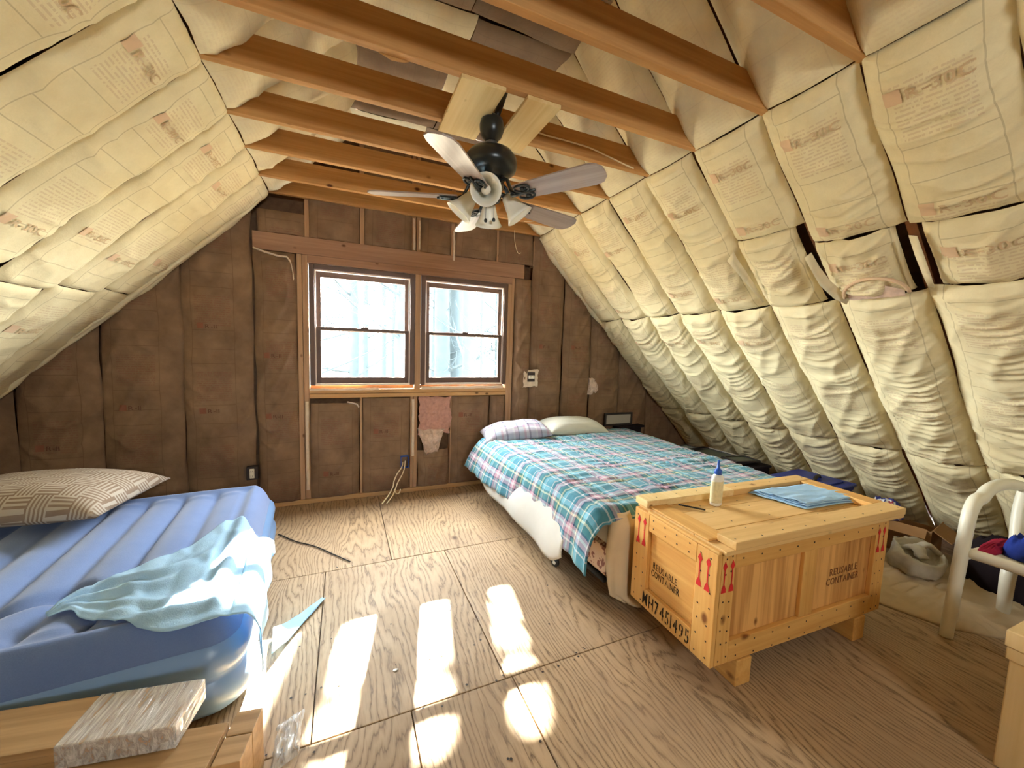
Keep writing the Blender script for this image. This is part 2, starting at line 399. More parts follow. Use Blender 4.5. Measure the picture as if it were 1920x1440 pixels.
def bm_obj(name, bm, mat, parent=None, smooth=False, loc=None, rot=None):
    me = bpy.data.meshes.new(name); bm.to_mesh(me); bm.free()
    if smooth: me.polygons.foreach_set('use_smooth', [True] * len(me.polygons))
    return link(name, me, mat, parent, loc, rot)
def box(name, lo, hi, mat, parent=None, bevel=0.003, rot=None):
    """axis box from lo to hi; its mesh is centred on the object's origin"""
    size = [b - a for a, b in zip(lo, hi)]; c = [(a + b) / 2 for a, b in zip(lo, hi)]
    bm = bmesh.new(); bm_box(bm, size, bevel=min(bevel, min(size) * 0.3))
    return bm_obj(name, bm, mat, parent, False, c, rot)
def tubeverts(pts, rad, seg=10, flat=1.0):
    pts = [Vector(p) for p in pts]; n = len(pts)
    if not hasattr(rad, '__len__'): rad = [rad] * n
    V = []; F = []; up = None
    for i, p in enumerate(pts):
        t = (pts[min(i + 1, n - 1)] - pts[max(i - 1, 0)]).normalized()
        if up is None:
            up = Vector((0, 0, 1)) if abs(t.z) < 0.9 else Vector((0, 1, 0))
        a = t.cross(up).normalized(); up = a.cross(t).normalized()
        for k in range(seg):
            th = 2 * PI * k / seg
            V.append(p + (a * math.cos(th) * rad[i]) + up * math.sin(th) * rad[i] * flat)
    F = gridfaces(seg, n, 0, True)
    F.append(tuple(range(seg))[::-1]); F.append(tuple(range((n - 1) * seg, n * seg)))
    return V, F
def tube(name, pts, rad, mat, parent=None, seg=10, flat=1.0):
    V, F = tubeverts(pts, rad, seg, flat); return pyd(name, V, F, mat, parent, True)
def spline(pts, n=8):
    """Catmull-Rom through pts"""
    p = [Vector(q) for q in pts]; p = [2 * p[0] - p[1]] + p + [2 * p[-1] - p[-2]]; out = []
    for i in range(1, len(p) - 2):
        for k in range(n):
            t = k / n; a, b, c, d = p[i - 1], p[i], p[i + 1], p[i + 2]
            out.append(0.5 * ((2 * b) + (c - a) * t + (2 * a - 5 * b + 4 * c - d) * t * t + (3 * b - a - 3 * c + d) * t ** 3))
    out.append(p[-2]); return out
def lathe(name, prof, mat, parent=None, seg=24, loc=None, rot=None, thick=0.0):
    V = []; n = len(prof)
    for r, z in prof:
        for k in range(seg):
            a = 2 * PI * k / seg; V.append((r * math.cos(a), r * math.sin(a), z))
    F = gridfaces(seg, n, 0, True)
    if prof[0][0] > 1e-4 and not thick: F.append(tuple(range(seg))[::-1])
    if prof[-1][0] > 1e-4 and not thick: F.append(tuple(range((n - 1) * seg, n * seg)))
    o = pyd(name, V, F, mat, parent, True, None, loc, rot)
    if thick:
        md = o.modifiers.new('thickness', 'SOLIDIFY'); md.thickness = thick; md.offset = 0
    return o
_fonts = {}
def text2d(s, size, stencil=0.0, sx=1.0, spacing=1.0):
    """flat triangulated lettering -> verts (x,y), faces; stencil>0 cuts a bridge through every letter"""
    key = (s, size, stencil, sx, spacing)
    if key in _fonts: return _fonts[key]
    V = []; F = []; x0 = 0.0
    for chn in s:
        if chn == ' ': x0 += size * 0.35 * spacing; continue
        cu = bpy.data.curves.new('lettering', 'FONT'); cu.body = chn; cu.size = size; cu.offset = 0.012 * size; cu.fill_mode = 'FRONT'; cu.resolution_u = 3
        ob = bpy.data.objects.new('lettering', cu); COL.objects.link(ob)
        dg = bpy.context.evaluated_depsgraph_get(); me = bpy.data.meshes.new_from_object(ob.evaluated_get(dg))
        bm = bmesh.new(); bm.from_mesh(me); bpy.data.objects.remove(ob); bpy.data.curves.remove(cu); bpy.data.meshes.remove(me)
        bmesh.ops.triangulate(bm, faces=bm.faces[:])
        xs = [v.co.x for v in bm.verts]; xa, xb = min(xs), max(xs)
        if stencil > 0 and xb - xa > size * 0.2 and chn not in 'MTIN17R':
            c = (xa + xb) / 2
            for q in (c - stencil, c + stencil):
                bmesh.ops.bisect_plane(bm, geom=bm.verts[:] + bm.edges[:] + bm.faces[:], plane_co=(q, 0, 0), plane_no=(1, 0, 0))
            bmesh.ops.delete(bm, geom=[f for f in bm.faces if abs(f.calc_center_median().x - c) < stencil * 0.98], context='FACES')
        bm.verts.index_update(); o = len(V)
        V += [((v.co.x - xa) * sx + x0, v.co.y) for v in bm.verts]
        F += [tuple(v.index + o for v in f.verts) for f in bm.faces]
        x0 += (xb - xa) * sx + size * 0.11 * spacing
        bm.free()
    _fonts[key] = (V, F); return V, F
def lettering(name, s, size, origin, ex, ey, mat, parent, stencil=0.0, sx=1.0, spacing=1.0, center=False):
    V, F = text2d(s, size, stencil, sx, spacing); ex = Vector(ex); ey = Vector(ey); o = Vector(origin)
    dx = -max(v[0] for v in V) / 2 if center else 0
    return pyd(name, [o + ex * (x + dx) + ey * y for x, y in V], F, mat, parent)

def structure(o): o['kind'] = 'structure'; return o
def sname(name):
    o = bpy.data.objects.new(name, None); COL.objects.link(o); return structure(o)

# ------------------------------------------------------------------ room numbers (metres)
GY = 3.68                       # inner face of the gable wall
XR, XL, APX, APZ = 4.40, -3.10, 0.65, 3.75
SEAM = [3.68, 3.30, 2.905, 2.525, 2.13, 1.745, 1.35, 0.962, 0.575, 0.19, -0.2, -0.59, -0.98, -1.37, -1.76, -2.15, -2.6]

# ------------------------------------------------------------------ floor
def build_floor():
    bm = bmesh.new(); bm_box(bm, (XR - XL + 0.4, GY - REAR_Y + 0.3, 0.10), (0.65, (GY + REAR_Y) / 2, -0.075))
    fl = structure(bm_obj('floor', bm, 'sheathing_wood'))
    rows = [(2.503, 3.70, [-3.2, -2.0, 0.27, 2.5, 4.5]), (1.388, 2.503, [-3.2, -2.35, -0.12, 0.62, 2.85, 4.5]),
            (0.275, 1.388, [-3.2, -2.0, 0.225, 0.65, 2.9, 4.5]), (-0.84, 0.275, [-3.2, -1.2, 1.0, 3.2, 4.5]), (-1.95, -0.84, [-3.2, -2.1, 0.1, 2.3, 4.5]), (-2.62, -1.95, [-3.2, -1, 1.2, 3.4, 4.5])]
    for y0, y1, xs in rows:
        for a, b in zip(xs[:-1], xs[1:]):
            g = 0.0022; zt = random.uniform(-0.0012, 0.0012)
            box('plywood_sheet', (a + g, y0 + g, -0.026), (b - g, y1 - g, zt), 'plywood_floor', fl, 0.002)
    # knots and nail holes picked out in the photograph
    bm = bmesh.new()
    for _ in range(70):
        x = random.uniform(-0.3, 1.3); y = random.choice([1.36, 1.41, 2.48, 2.53, 1.1, 1.9, 1.62]) + random.uniform(-0.02, 0.02)
        bmesh.ops.create_circle(bm, cap_ends=True, segments=7, radius=random.uniform(0.003, 0.006), matrix=Matrix.Translation((x, y, 0.0018)))
    n = bm_obj('nail_head', bm, 'nail_dark', fl); n['kind'] = 'stuff'
build_floor()

# ------------------------------------------------------------------ insulation batts
def batt_fn(O, eu, ed, n, W, L, bulge, seed, wr=0.008, wfreq=26.0, sagd=0.10, skew=None, power=3.0, ends=True, pinch=0.10):
    O, eu, ed, n = (np.array(q, float) for q in (O, eu, ed, n))
    def fn(u, t, lift=0.0):
        u = np.asarray(u, float); t = np.asarray(t, float)
        a = 2 * u / W - 1
        prof = 1 - np.abs(a) ** power
        e = np.clip(np.minimum(t, L - t) / pinch, 0, 1) if ends else 1.0
        e = np.sqrt(np.clip(e, 0, 1))
        h = bulge * (prof * (0.4 + 0.6 * e) - (1 - e) * 0.2)
        q = t - sagd * (1 - a * a)
        wn = ridge(u * 3.1 + seed, q * wfreq + 1.3 * fbm(u * 6, t * 5, seed + 5), seed) ** 2.2
        wn = wn * (0.35 + 1.0 * vnoise(u * 4 + 9, t * 3.2, seed + 3))
        dg = ridge((u + t * 0.45) * 9, (t - u * 0.6) * 3.0, seed + 7) ** 3
        k = np.clip(prof, 0, 1) ** 0.4
        h = h + k * (wr * wn + wr * 0.8 * dg + bulge * 0.45 * (fbm(u * 3.5, t * 2.6, seed + 11) - 0.45))
        h = h + lift
        cu = u + 0.012 * (vnoise(t * 4, seed * 1.7, seed + 21) - 0.5) * (1 + np.abs(a))
        P = O + cu[..., None] * eu + t[..., None] * ed + h[..., None] * n
        if skew is not None: P = skew(P, u, t)
        return P
    return fn
def batt(parent, fn, W, L, mat, nu=24, dens=50, name='insulation_batt', logos=(), printkind='roof', label=None):
    s = (1 - np.cos(np.linspace(0, PI, nu))) / 2; s = 0.55 * s + 0.45 * np.linspace(0, 1, nu)
    nv = max(10, int(L * dens)); U, T = np.meshgrid(s * W, np.linspace(0, L, nv))
    P = fn(U, T)
    c = P.mean(axis=(0, 1))
    nv_, nu_ = P.shape[:2]
    o = pyd(name, (P - c).reshape(-1, 3), gridfaces(nu_, nv_), mat, parent, True, np.stack([U, T], -1).reshape(-1, 2), loc=tuple(c))
    for (lu, lt, size) in logos:
        if lt > L - 0.03 or lt < size + 0.01: continue
        txt = 'R-30C' if printkind == 'roof' else 'R-11'
        V, F = text2d(txt, size, 0, 1.15, 1.3)
        V = np.array(V)
        red = 'print_red' if printkind == 'roof' else 'print_wall_red'; brn = 'print_brown' if printkind == 'roof' else 'print_wall_brown'
        q = 7; gx, gy = np.meshgrid(np.linspace(0, size, q), np.linspace(-0.1 * size, 0.95 * size, q))
        SP = fn(lu + gx, lt - gy, 0.0035).reshape(-1, 3)
        TP = fn(lu + size * 1.25 + V[:, 0], lt - V[:, 1], 0.0045)
        cc = SP.mean(axis=0)
        sq = pyd('printed_square', SP - cc, gridfaces(q, q), red, o, True, loc=tuple(cc - c))
        pyd('printed_rating', TP - cc, F, brn, o, loc=tuple(cc - c))
    return o

def slope_frames():
    dR = (R2, 0, -R2); nR = (-R2, 0, -R2); dL = (-R2, 0, -R2); nL = (R2, 0, -R2)
    return dR, nR, dL, nL
dR, nR, dL, nL = slope_frames()
LEN = R2 * 2 * 0.5   # unused helper scale
def slope_slab(name, side):
    # roof sheathing behind the batts
    off = 0.16
    if side == 'R':
        pts = [(APX - 0.2, APZ + 0.2), (XR + 0.25, APZ - (XR + 0.25 - APX))]; nn = np.array([1, 1]) * R2
    else:
        pts = [(APX + 0.2, APZ + 0.2), (XL - 0.25, APZ - (APX - XL + 0.25))]; nn = np.array([-1, 1]) * R2
    a = [np.array(p) + nn * off for p in pts]; b = [np.array(p) + nn * (off + 0.03) for p in pts]
    y0, y1 = REAR_Y - 0.1, GY + 0.25
    q = [a[0], a[1], b[1], b[0]]
    V = [(p[0], y0, p[1]) for p in q] + [(p[0], y1, p[1]) for p in q]
    F = [(0, 1, 2, 3), (7, 6, 5, 4), (0, 4, 5, 1), (1, 5, 6, 2), (2, 6, 7, 3), (3, 7, 4, 0)]
    return structure(pyd(name, V, F, 'sheathing_wood'))
wall_right = slope_slab('wall_right', 'R'); wall_left = slope_slab('wall_left', 'L')

def build_slopes():
    TOP = 2.56
    def down(z): return (TOP - z) / R2       # distance down the slope from the joist line
    for k in range(len(SEAM) - 1):
        y1, y0 = SEAM[k], SEAM[k + 1]        # far, near
        W = y1 - y0; vis = y0 > -0.5
        g = 0.0015
        seed = 100 + k * 13
        # rafters behind the seams
        for side in (0, 1):
            n = nR if side == 0 else nL; d = dR if side == 0 else dL
            mid = Vector((XR - TOP, y0, TOP)) if side == 0 else Vector((XL + TOP, y0, TOP))
            c = mid + Vector(d) * 0.95 - Vector(n) * 0.096
            bm = bmesh.new(); bm_box(bm, (4.9, 0.038, 0.13))
            bm_obj('rafter', bm, 'rafter_wood', wall_right if side == 0 else wall_left, False, c, (0, PI / 4 if side == 0 else -PI / 4, 0))
        # ---- right slope (u runs towards the viewer, t runs down)
        cuts = [0.0, down(1.745), down(0.765), down(0.03)]
        if k == 5: cuts = [0.0, down(2.12), down(1.745), down(0.765), down(0.03)]
        if k == 6: cuts = [0.0, down(2.03), down(1.76), down(0.765), down(0.03)]
        if k == 7: cuts = [0.0, down(2.02), down(1.77), down(0.775), down(0.03)]
        if k > 8: cuts = [0.0, down(1.745), down(0.03)]
        for i in range(len(cuts) - 1):
            a, b = cuts[i], cuts[i + 1]; L = b - a
            gg = g
            narrow = 0.0
            if k in (5, 6, 7) and i == 1: narrow = 0.045 if k != 7 else 0.05
            O = Vector((XR - TOP, y1 - gg - (narrow if k == 7 else 0), TOP)) + Vector(dR) * (a + 0.002) - Vector(nR) * 0.012
            Wb = W - 2 * gg - narrow
            bul = [0.050, 0.060, 0.058, 0.05][min(i, 3)] if vis else 0.05
            fn = batt_fn(O, (0, -1, 0), dR, nR, Wb, L - 0.004, bul, seed + i * 3, 0.020 if i else 0.015, 19.0 + 5 * (i > 0), 0.11 if i else 0.05, power=2.8, pinch=0.05)
            lg = []
            if vis:
                base = (0.22 + 0.10 * ((k * 7) % 3)) if i == 0 else 0.42
                lg = [(0.06, base + 0.0, 0.052), (0.06, base + 0.72, 0.052)] if i == 0 else ([(0.07, 0.3, 0.05)] if i == 1 and L > 0.9 else [])
                if k in (5, 6, 7) and i == 0: lg = [(0.06, 0.20, 0.055), (0.06, L - 0.06, 0.055)]
                if k in (6, 7) and i == 1: lg = [(0.05, 0.16, 0.055)]
            batt(wall_right, fn, Wb, L - 0.004, 'roof_kraft', 30 if vis else 12, (130 if y1 > 0.5 else 60) if vis else 16, logos=lg)
        # ---- left slope (u runs away from the viewer)
        cl = [0.0, down(1.70 - 0.03 * (k % 3)), down(0.03)]
        for i in range(2):
            a, b = cl[i], cl[i + 1]; L = b - a
            O = Vector((XL + TOP, y0 + 0.003, TOP)) + Vector(dL) * (a + 0.002) - Vector(nL) * 0.008
            Wb = W - 0.006
            fn = batt_fn(O, (0, 1, 0), dL, nL, Wb, L - 0.004, 0.024, seed + 500 + i * 3, 0.012, 9.0, 0.04, power=5.0, pinch=0.035)
            lg = []
            if vis:
                lg = [(0.06, 0.22 + 0.08 * (k % 2), 0.052), (0.06, 0.92 + 0.08 * (k % 2), 0.052)] if i == 0 else [(0.06, 0.35, 0.052), (0.06, 1.1, 0.052)]
                if k == 0: lg = lg[1:]
            batt(wall_left, fn, Wb, L - 0.004, 'roof_kraft', 28 if vis else 12, 90 if vis else 16, logos=lg)
        # ---- upper batts between joists and collar line, both slopes
        ZC = 3.17
        Lu = (ZC - TOP) / R2
        for side in (0, 1):
            n = Vector(nR if side == 0 else nL); d = Vector(dR if side == 0 else dL)
            O = (Vector((XR - ZC, y1 - 0.004, ZC)) if side == 0 else Vector((XL + ZC, y0 + 0.004, ZC))) - n * 0.01
            fn = batt_fn(O, (0, -1, 0) if side == 0 else (0, 1, 0), d, n, W - 0.008, Lu - 0.004, 0.055, seed + 900 + side * 31, 0.016, 9.0, 0.06, power=2.6)
            batt(wall_right if side == 0 else wall_left, fn, W - 0.008, Lu - 0.004, 'roof_kraft_plain', 20 if vis else 10, 40 if vis else 14)
    # torn hole and curled paper on the second batt of the right slope
    def on_slope(y, z, h): return Vector((XR - z, y, z)) + Vector(nR) * h
    def flap(name, pts, mat, wd):
        P = np.zeros((2, len(pts), 3))
        for i, (y, z, h, dy, dz, dh) in enumerate(pts):
            P[0, i] = on_slope(y, z, h); P[1, i] = on_slope(y + dy, z + dz, h + dh)
        gridobj(name, P, mat, wall_right, np.stack(np.meshgrid(np.linspace(0, .1, len(pts)), np.linspace(0, .05, 2)), -1), True, 0.002)
    flap('torn_paper', [(1.745, 2.10, 0.055, 0.05, -0.03, 0.025), (1.75, 2.06, 0.05, 0.035, -0.02, 0.03), (1.74, 2.0, 0.05, 0.025, -0.01, 0.035), (1.73, 1.9, 0.045, 0.012, 0, 0.03), (1.725, 1.80, 0.04, 0.01, 0.0, 0.01)], 'roof_kraft_plain', 0.04)
    flap('torn_paper', [(1.335, 2.02, 0.06, 0.03, -0.01, 0.02), (1.33, 1.95, 0.055, 0.022, 0, 0.035), (1.31, 1.88, 0.055, 0.03, 0, 0.04), (1.27, 1.82, 0.06, 0.04, -0.02, 0.02), (1.24, 1.79, 0.06, 0.03, -0.03, 0.01)], 'roof_kraft_plain', 0.04)
    flap('torn_paper', [(0.955, 2.0, 0.03, -0.035, 0, 0.02), (0.955, 1.92, 0.03, -0.04, 0, 0.025), (0.95, 1.84, 0.03, -0.035, 0, 0.02), (0.945, 1.79, 0.03, -0.03, 0, 0.02)], 'roof_kraft_plain', 0.04)
    # hole edge: raised lip round an opening with fibre inside
    pts = []
    for i in range(21):
        a = PI * (1.06 - 1.15 * i / 20); pts.append(on_slope(1.13 - 0.135 * math.cos(PI - a) * 1.0, 1.795 + 0.075 * max(0, math.sin(a)), 0.072))
    tube('torn_lip', pts, 0.009, 'print_red', wall_right, 6)
    P = np.zeros((7, 14, 3))
    for j in range(7):
        for i in range(14):
            u = i / 13; v = j / 6; P[j, i] = on_slope(1.25 - 0.235 * u, 1.775 + 0.06 * v * math.sin(PI * (0.15 + 0.7 * u)), 0.062 + 0.008 * float(vnoise(u * 9, v * 4, 4)))
    gridobj('fibre', P, 'white_fibre', wall_right)
build_slopes()
def build_rolls():
    def roll(side, z0, z1, r, off, y, seed, nm='rolled_paper_edge'):
        par = wall_right if side == 'R' else wall_left; n = Vector(nR if side == 'R' else nL); pts = []; rad = []
        N = 40
        for i in range(N + 1):
            z = z0 + (z1 - z0) * i / N; x = XR - z if side == 'R' else XL + z
            w_ = float(fbm(z * 5, seed, seed)) - .45; pts.append(Vector((x, y + 0.04 * w_, z)) + n * (off + 0.025 * w_)); rad.append(r * (0.75 + 0.6 * float(fbm(z * 9, 3, seed + 4))) * min(1, .3 + 4 * min(i, N - i) / N))
        V, F = tubeverts(pts, rad, 14, 0.8); V = np.array(V); c = V.mean(axis=0)
        uv = [((k % 14) * 0.02, (k // 14) * 0.05) for k in range(len(V))]
        pyd(nm, V - c, F, 'roof_kraft_plain', par, True, uv, tuple(c))
    roll('L', 2.55, 1.15, 0.034, 0.012, 3.625, 5); roll('L', 2.50, 1.40, 0.020, 0.03, 3.585, 8); roll('L', 1.2, 0.5, 0.03, 0.01, 3.63, 12)
    roll('R', 2.55, 1.72, 0.048, 0.012, 3.615, 17); roll('R', 1.74, 0.85, 0.030, 0.008, 3.635, 23)
build_rolls()

# ------------------------------------------------------------------ ceiling: ridge batts, joists, braces
ceiling = sname('ceiling')
def build_ceiling():
    ZC = 3.15
    for k in range(len(SEAM) - 1):
        y1, y0 = SEAM[k], SEAM[k + 1]; W = y1 - y0
        # flat kraft batts closing the ridge; two lengths across each bay, a joint off centre
        xs = [0.02, 0.62 + 0.05 * (k % 2), 1.28]
        for i in range(2):
            L = xs[i + 1] - xs[i] - 0.004
            fn = batt_fn((xs[i], y0 + 0.003, ZC + 0.01), (0, 1, 0), (1, 0, 0), (0, 0, -1), W - 0.006, L, 0.03, 40 + k * 3 + i, 0.010, 8.0, 0.03)
            batt(ceiling, fn, W - 0.006, L, 'ridge_kraft_shaded' if (k + i) % 3 else 'roof_kraft_plain', 16, 30)
    # joists (near face, far face)
    bm = bmesh.new(); bm_box(bm, (2.62, 0.038, 0.138), bevel=0.003); me = bpy.data.meshes.new('joist'); bm.to_mesh(me); bm.free()
    me.materials.append(MATS['joist_wood'])
    for i, y in enumerate([3.645, 3.305, 2.895, 2.51, 2.09, 1.715, 1.325, 0.94, 0.555, -0.2, -0.98, -1.76]):
        dz = [0, -0.002, 0.003, 0, 0.002, -0.002, 0, 0, 0, 0, 0, 0][i]
        o = link('joist', me, None, ceiling, (0.66, y, 2.632 + dz), (0, 0, random.uniform(-0.004, 0.004)))
    # two pale boards under the joists that carry the fan
    box('brace_board', (0.462, 1.70, 2.545), (0.668, 2.155, 2.563), 'brace_wood', ceiling, 0.002)
    box('brace_board', (0.775, 1.70, 2.545), (0.950, 2.175, 2.563), 'brace_wood', ceiling, 0.002)
    # splinter on the second joist
    pts = [(0.13, 1.735, 2.563), (0.18, 1.737, 2.555), (0.23, 1.735, 2.558), (0.25, 1.735, 2.563)]
    tube('splinter', pts, [0.002, 0.007, 0.006, 0.001], 'joist_wood', ceiling, 6)
build_ceiling()

# ------------------------------------------------------------------ gable wall with its two windows
wall_back = sname('wall_back')
def roofz(x): return min(XR - x, x - XL)
WINX = [(-0.275, 0.595), (0.655, 1.525)]; WZ0, WZ1 = 1.035, 2.055
def build_back():
    T = 0.09
    Y0, Y1 = GY + 0.0, GY + T
    # outer sheathing pieces round the window opening
    def sheet(pts):
        V = [(x, GY + 0.10, z) for x, z in pts] + [(x, GY + 0.125, z) for x, z in pts]; n = len(pts)
        F = [tuple(range(n)), tuple(range(n, 2 * n))[::-1]] + [(i, i + n, (i + 1) % n + n, (i + 1) % n) for i in range(n)]
        pyd('sheathing_panel', V, F, 'sheathing_wood', wall_back)
    sheet([(XL - 0.3, 0), (-0.30, 0), (-0.30, roofz(-0.30) + 0.2), (XL - 0.3, 0.1)])
    sheet([(-0.30, 0), (1.55, 0), (1.55, WZ0 - 0.01), (-0.30, WZ0 - 0.01)])
    sheet([(-0.30, WZ1 + 0.01), (1.55, WZ1 + 0.01), (1.55, roofz(1.55) + 0.2), (APX, APZ + 0.2), (-0.30, roofz(-0.30) + 0.2)])
    sheet([(1.55, 0), (XR + 0.3, 0), (XR + 0.3, 0.1), (1.55, roofz(1.55) + 0.2)])
    # framing
    def st(nm, x0, x1, z0, z1, mat='stud_wood_z', y0=GY - 0.001): box(nm, (x0, y0, z0), (x1, GY + 0.088, z1), mat, wall_back, 0.002)
    st('bottom_plate', -2.95, 4.3, 0.0, 0.038, 'sill_wood', GY - 0.012)
    st('header_beam', -0.665, 1.70, 2.125, 2.265, 'stud_wood_x', GY - 0.006)
    st('header_beam', -0.285, 1.57, 2.062, 2.124, 'stud_wood_x', GY - 0.002)
    st('stud', -0.362, -0.326, 0.04, 2.123, y0=GY - 0.008); st('stud', -0.324, -0.283, 0.04, 2.123, y0=GY + 0.003)
    st('stud', 0.600, 0.650, 0.99, 2.06); st('stud', 1.530, 1.567, 0.04, 2.06); st('stud', 1.569, 1.60, 0.04, 2.123, y0=GY + 0.004)
    st('window_sill_plate', -0.281, 1.53, 0.925, 0.962, 'sill_wood', GY - 0.012); st('window_sill_plate', -0.281, 1.53, 0.965, 0.995, 'sill_wood', GY - 0.004)
    st('stud', 0.118, 0.137, 0.04, 0.924); st('stud', 0.562, 0.590, 0.04, 0.924); st('stud', 0.594, 0.628, 0.04, 0.924, y0=GY + 0.006); st('stud', 0.948, 0.958, 0.04, 0.924)
    for a, b in ((-0.30, -0.268), (0.124, 0.16), (0.566, 0.60), (0.606, 0.64), (0.93, 0.967), (1.392, 1.412), (1.80, 1.83)):
        st('cripple_stud', a, b, 2.266, min(roofz(a), roofz(b)) - 0.05)
    # foam / fibre packed round the windows
    def lump(nm, x0, x1, z0, z1, mat, seed, amp=0.012):
        U, V = np.meshgrid(np.linspace(0, 1, 30), np.linspace(0, 1, 9)); X = x0 + (x1 - x0) * U; Z = z0 + (z1 - z0) * V
        h = (0.008 + amp * fbm(X * 22, Z * 22, seed)) * np.minimum(1, 6 * np.minimum(np.minimum(U, 1 - U) + .04, np.minimum(V, 1 - V) + 0.04))
        X = X + 0.01 * (fbm(Z * 18, X * 3, seed + 2) - .4); Z = Z + 0.010 * (fbm(X * 18, Z * 3, seed + 3) - .4)
        gridobj(nm, np.stack([X, GY - 0.002 - h, Z], -1), mat, wall_back)
    lump('foam_strip', 0.66, 1.50, 0.992, 1.022, 'caulk', 3); lump('foam_strip', -0.28, 0.28, 0.990, 1.012, 'caulk', 5)
    lump('foam_strip', 0.572, 0.592, 2.275, 2.55, 'caulk', 7, 0.02); lump('foam_strip', 0.622, 0.64, 2.28, 2.54, 'caulk', 8, 0.02); lump('foam_strip', 0.945, 0.966, 2.22, 2.5, 'caulk', 9, 0.02)
    lump('foam_strip', -0.318, -0.29, 0.12, 0.9, 'caulk', 11, 0.015); lump('foam_strip', 0.575, 0.60, 0.35, 0.9, 'caulk', 12, 0.012)
    # batts between the studs
    segs = [(-3.0, -2.04, None), (-2.04, -1.60, None), (-1.60, -1.13, None), (-1.13, -0.672, None), (-0.668, -0.364, 2.118),
            (1.602, 1.795, 2.12), (1.80, 2.19, None), (2.194, 2.56, None), (2.564, 2.98, None), (2.984, 3.42, None), (3.424, 4.25, None)]
    for i, (a, b, zt) in enumerate(segs):
        W = b - a
        if zt is None:
            za, zb = roofz(a) + 0.02, roofz(b) + 0.02
        else: za = zb = zt
        za = max(za, 0.15); zb = max(zb, 0.15)
        zm = max(za, zb); L = zm - 0.04
        def skew(P, u, t, za=za, zb=zb, L=L, W=W):
            topz = za + (zb - za) * np.clip(u / W, 0, 1)
            # clip the panel along the roof line instead of stretching its print
            P = P.copy(); P[..., 2] = np.minimum(P[..., 2], topz); return P
        fn = batt_fn((a + 0.002, GY + 0.004, zm), (1, 0, 0), (0, 0, -1), (0, -1, 0), W - 0.004, L, 0.034, 300 + i * 7, 0.022, 6.0, 0.10, skew=skew, power=3.0)
        lg = []
        if 0.3 < W < 0.6:
            dz = zm - min(za, zb)
            step = 0.52
            off = {1: .10, 2: .18, 3: .12, 4: .62, 5: .4}.get(i, .25)
            zz = [zm - z for z in ((2.10, 1.485, 0.83) if i == 3 else (1.62, 0.87) if i == 2 else (1.27, 0.77) if i == 4 else (1.3, 0.6) if i < 5 else (1.42,))]
            lg = [(W * 0.22, q, 0.042) for q in zz if q > dz + 0.08]
        batt(wall_back, fn, W - 0.004, L, 'wall_kraft', 32, 80, logos=lg, printkind='wall')
    # under the sill
    for i, (a, b, zt) in enumerate(((-0.281, 0.116, 0.88), (0.139, 0.560, 0.915), (0.63, 0.946, 0.40), (0.960, 1.36, 0.918), (1.362, 1.528, 0.918))):
        fn = batt_fn((a + .002, GY + 0.006, zt), (1, 0, 0), (0, 0, -1), (0, -1, 0), b - a - .004, zt - .04, 0.036, 400 + i * 5, 0.024, 8.0, 0.07, power=3.2)
        lg = {0: [(0.10, zt - 0.245, 0.042)], 1: [(0.09, zt - 0.60, 0.042)], 3: [(0.07, zt - 0.72, 0.042)]}.get(i, [])
        batt(wall_back, fn, b - a - .004, zt - .04, 'wall_kraft', 24, 60, logos=lg, printkind='wall')
    # above the header
    for i, (a, b) in enumerate(((-0.64, -0.302), (-0.266, 0.122), (0.162, 0.564), (0.642, 0.928), (0.969, 1.390), (1.414, 1.80))):
        zt = min(roofz(a), roofz(b)) - 0.02; L = zt - 2.268
        fn = batt_fn((a, GY + 0.006, zt), (1, 0, 0), (0, 0, -1), (0, -1, 0), b - a, L, 0.032, 450 + i * 5, 0.010, 7.0, 0.05, power=3.6)
        batt(wall_back, fn, b - a, L, 'wall_kraft', 20, 60)
    # bare pink fibre where the paper is torn away, and the tuft hanging under it
    def tuft(nm, cx, cz, rx, rz, mat, seed, depth=0.05, taper=0.0, label=None):
        n = 44; U, V = np.meshgrid(np.linspace(-1, 1, n), np.linspace(-1, 1, n))
        r = np.sqrt(np.clip(1 - np.maximum(np.abs(U), np.abs(V)) ** 2 * 0.98, 0, 1))
        ang = fbm(U * 2.2 + 5, V * 2.2, seed) - 0.45
        X = cx + rx * U * (1 - taper * (1 - V) / 2) * (1 + 0.25 * ang); Z = cz + rz * V * (1 + 0.2 * (fbm(V * 2 + 3, U * 2, seed + 1) - 0.45))
        X = X + 0.035 * (fbm(Z * 22, X * 9, seed + 6) - .45); Z = Z + 0.04 * (fbm(X * 20, Z * 9, seed + 8) - .45)
        Y = GY + 0.004 - depth * r * (0.5 + 0.9 * fbm(U * 3.2, V * 3.2, seed + 2)) - 0.015 * fbm(U * 12, V * 12, seed + 3) * r
        o = gridobj(nm, np.stack([X, Y, Z], -1), mat, wall_back)
        if label: o['label'] = label
    tuft('bare_fibre', 0.795, 0.735, 0.158, 0.185, 'pink_fibre', 61, 0.045, 0.0, 'bare pink insulation fibre where the paper is gone')
    tuft('fibre_tuft', 0.765, 0.490, 0.135, 0.125, 'white_fibre', 71, 0.09, 0.6, 'pale loose tuft hanging below pink fibre')
    tuft('fibre_tuft', 2.62, 1.00, 0.055, 0.10, 'white_fibre', 81, 0.05, -0.6, 'pale pink tuft poking through paper above the bed')
    tuft('fibre_tuft', 2.77, 0.985, 0.035, 0.03, 'white_fibre', 85, 0.03, 0)
    # torn pale paper edges
    def strip(pts, wd=0.012):
        P = np.zeros((2, len(pts), 3))
        for i, (x, z) in enumerate(pts): P[0, i] = (x, GY - 0.038, z); P[1, i] = (x + wd * 0.5, GY - 0.048, z + wd)
        gridobj('torn_paper', P, 'caulk', wall_back, None, True, 0.002)
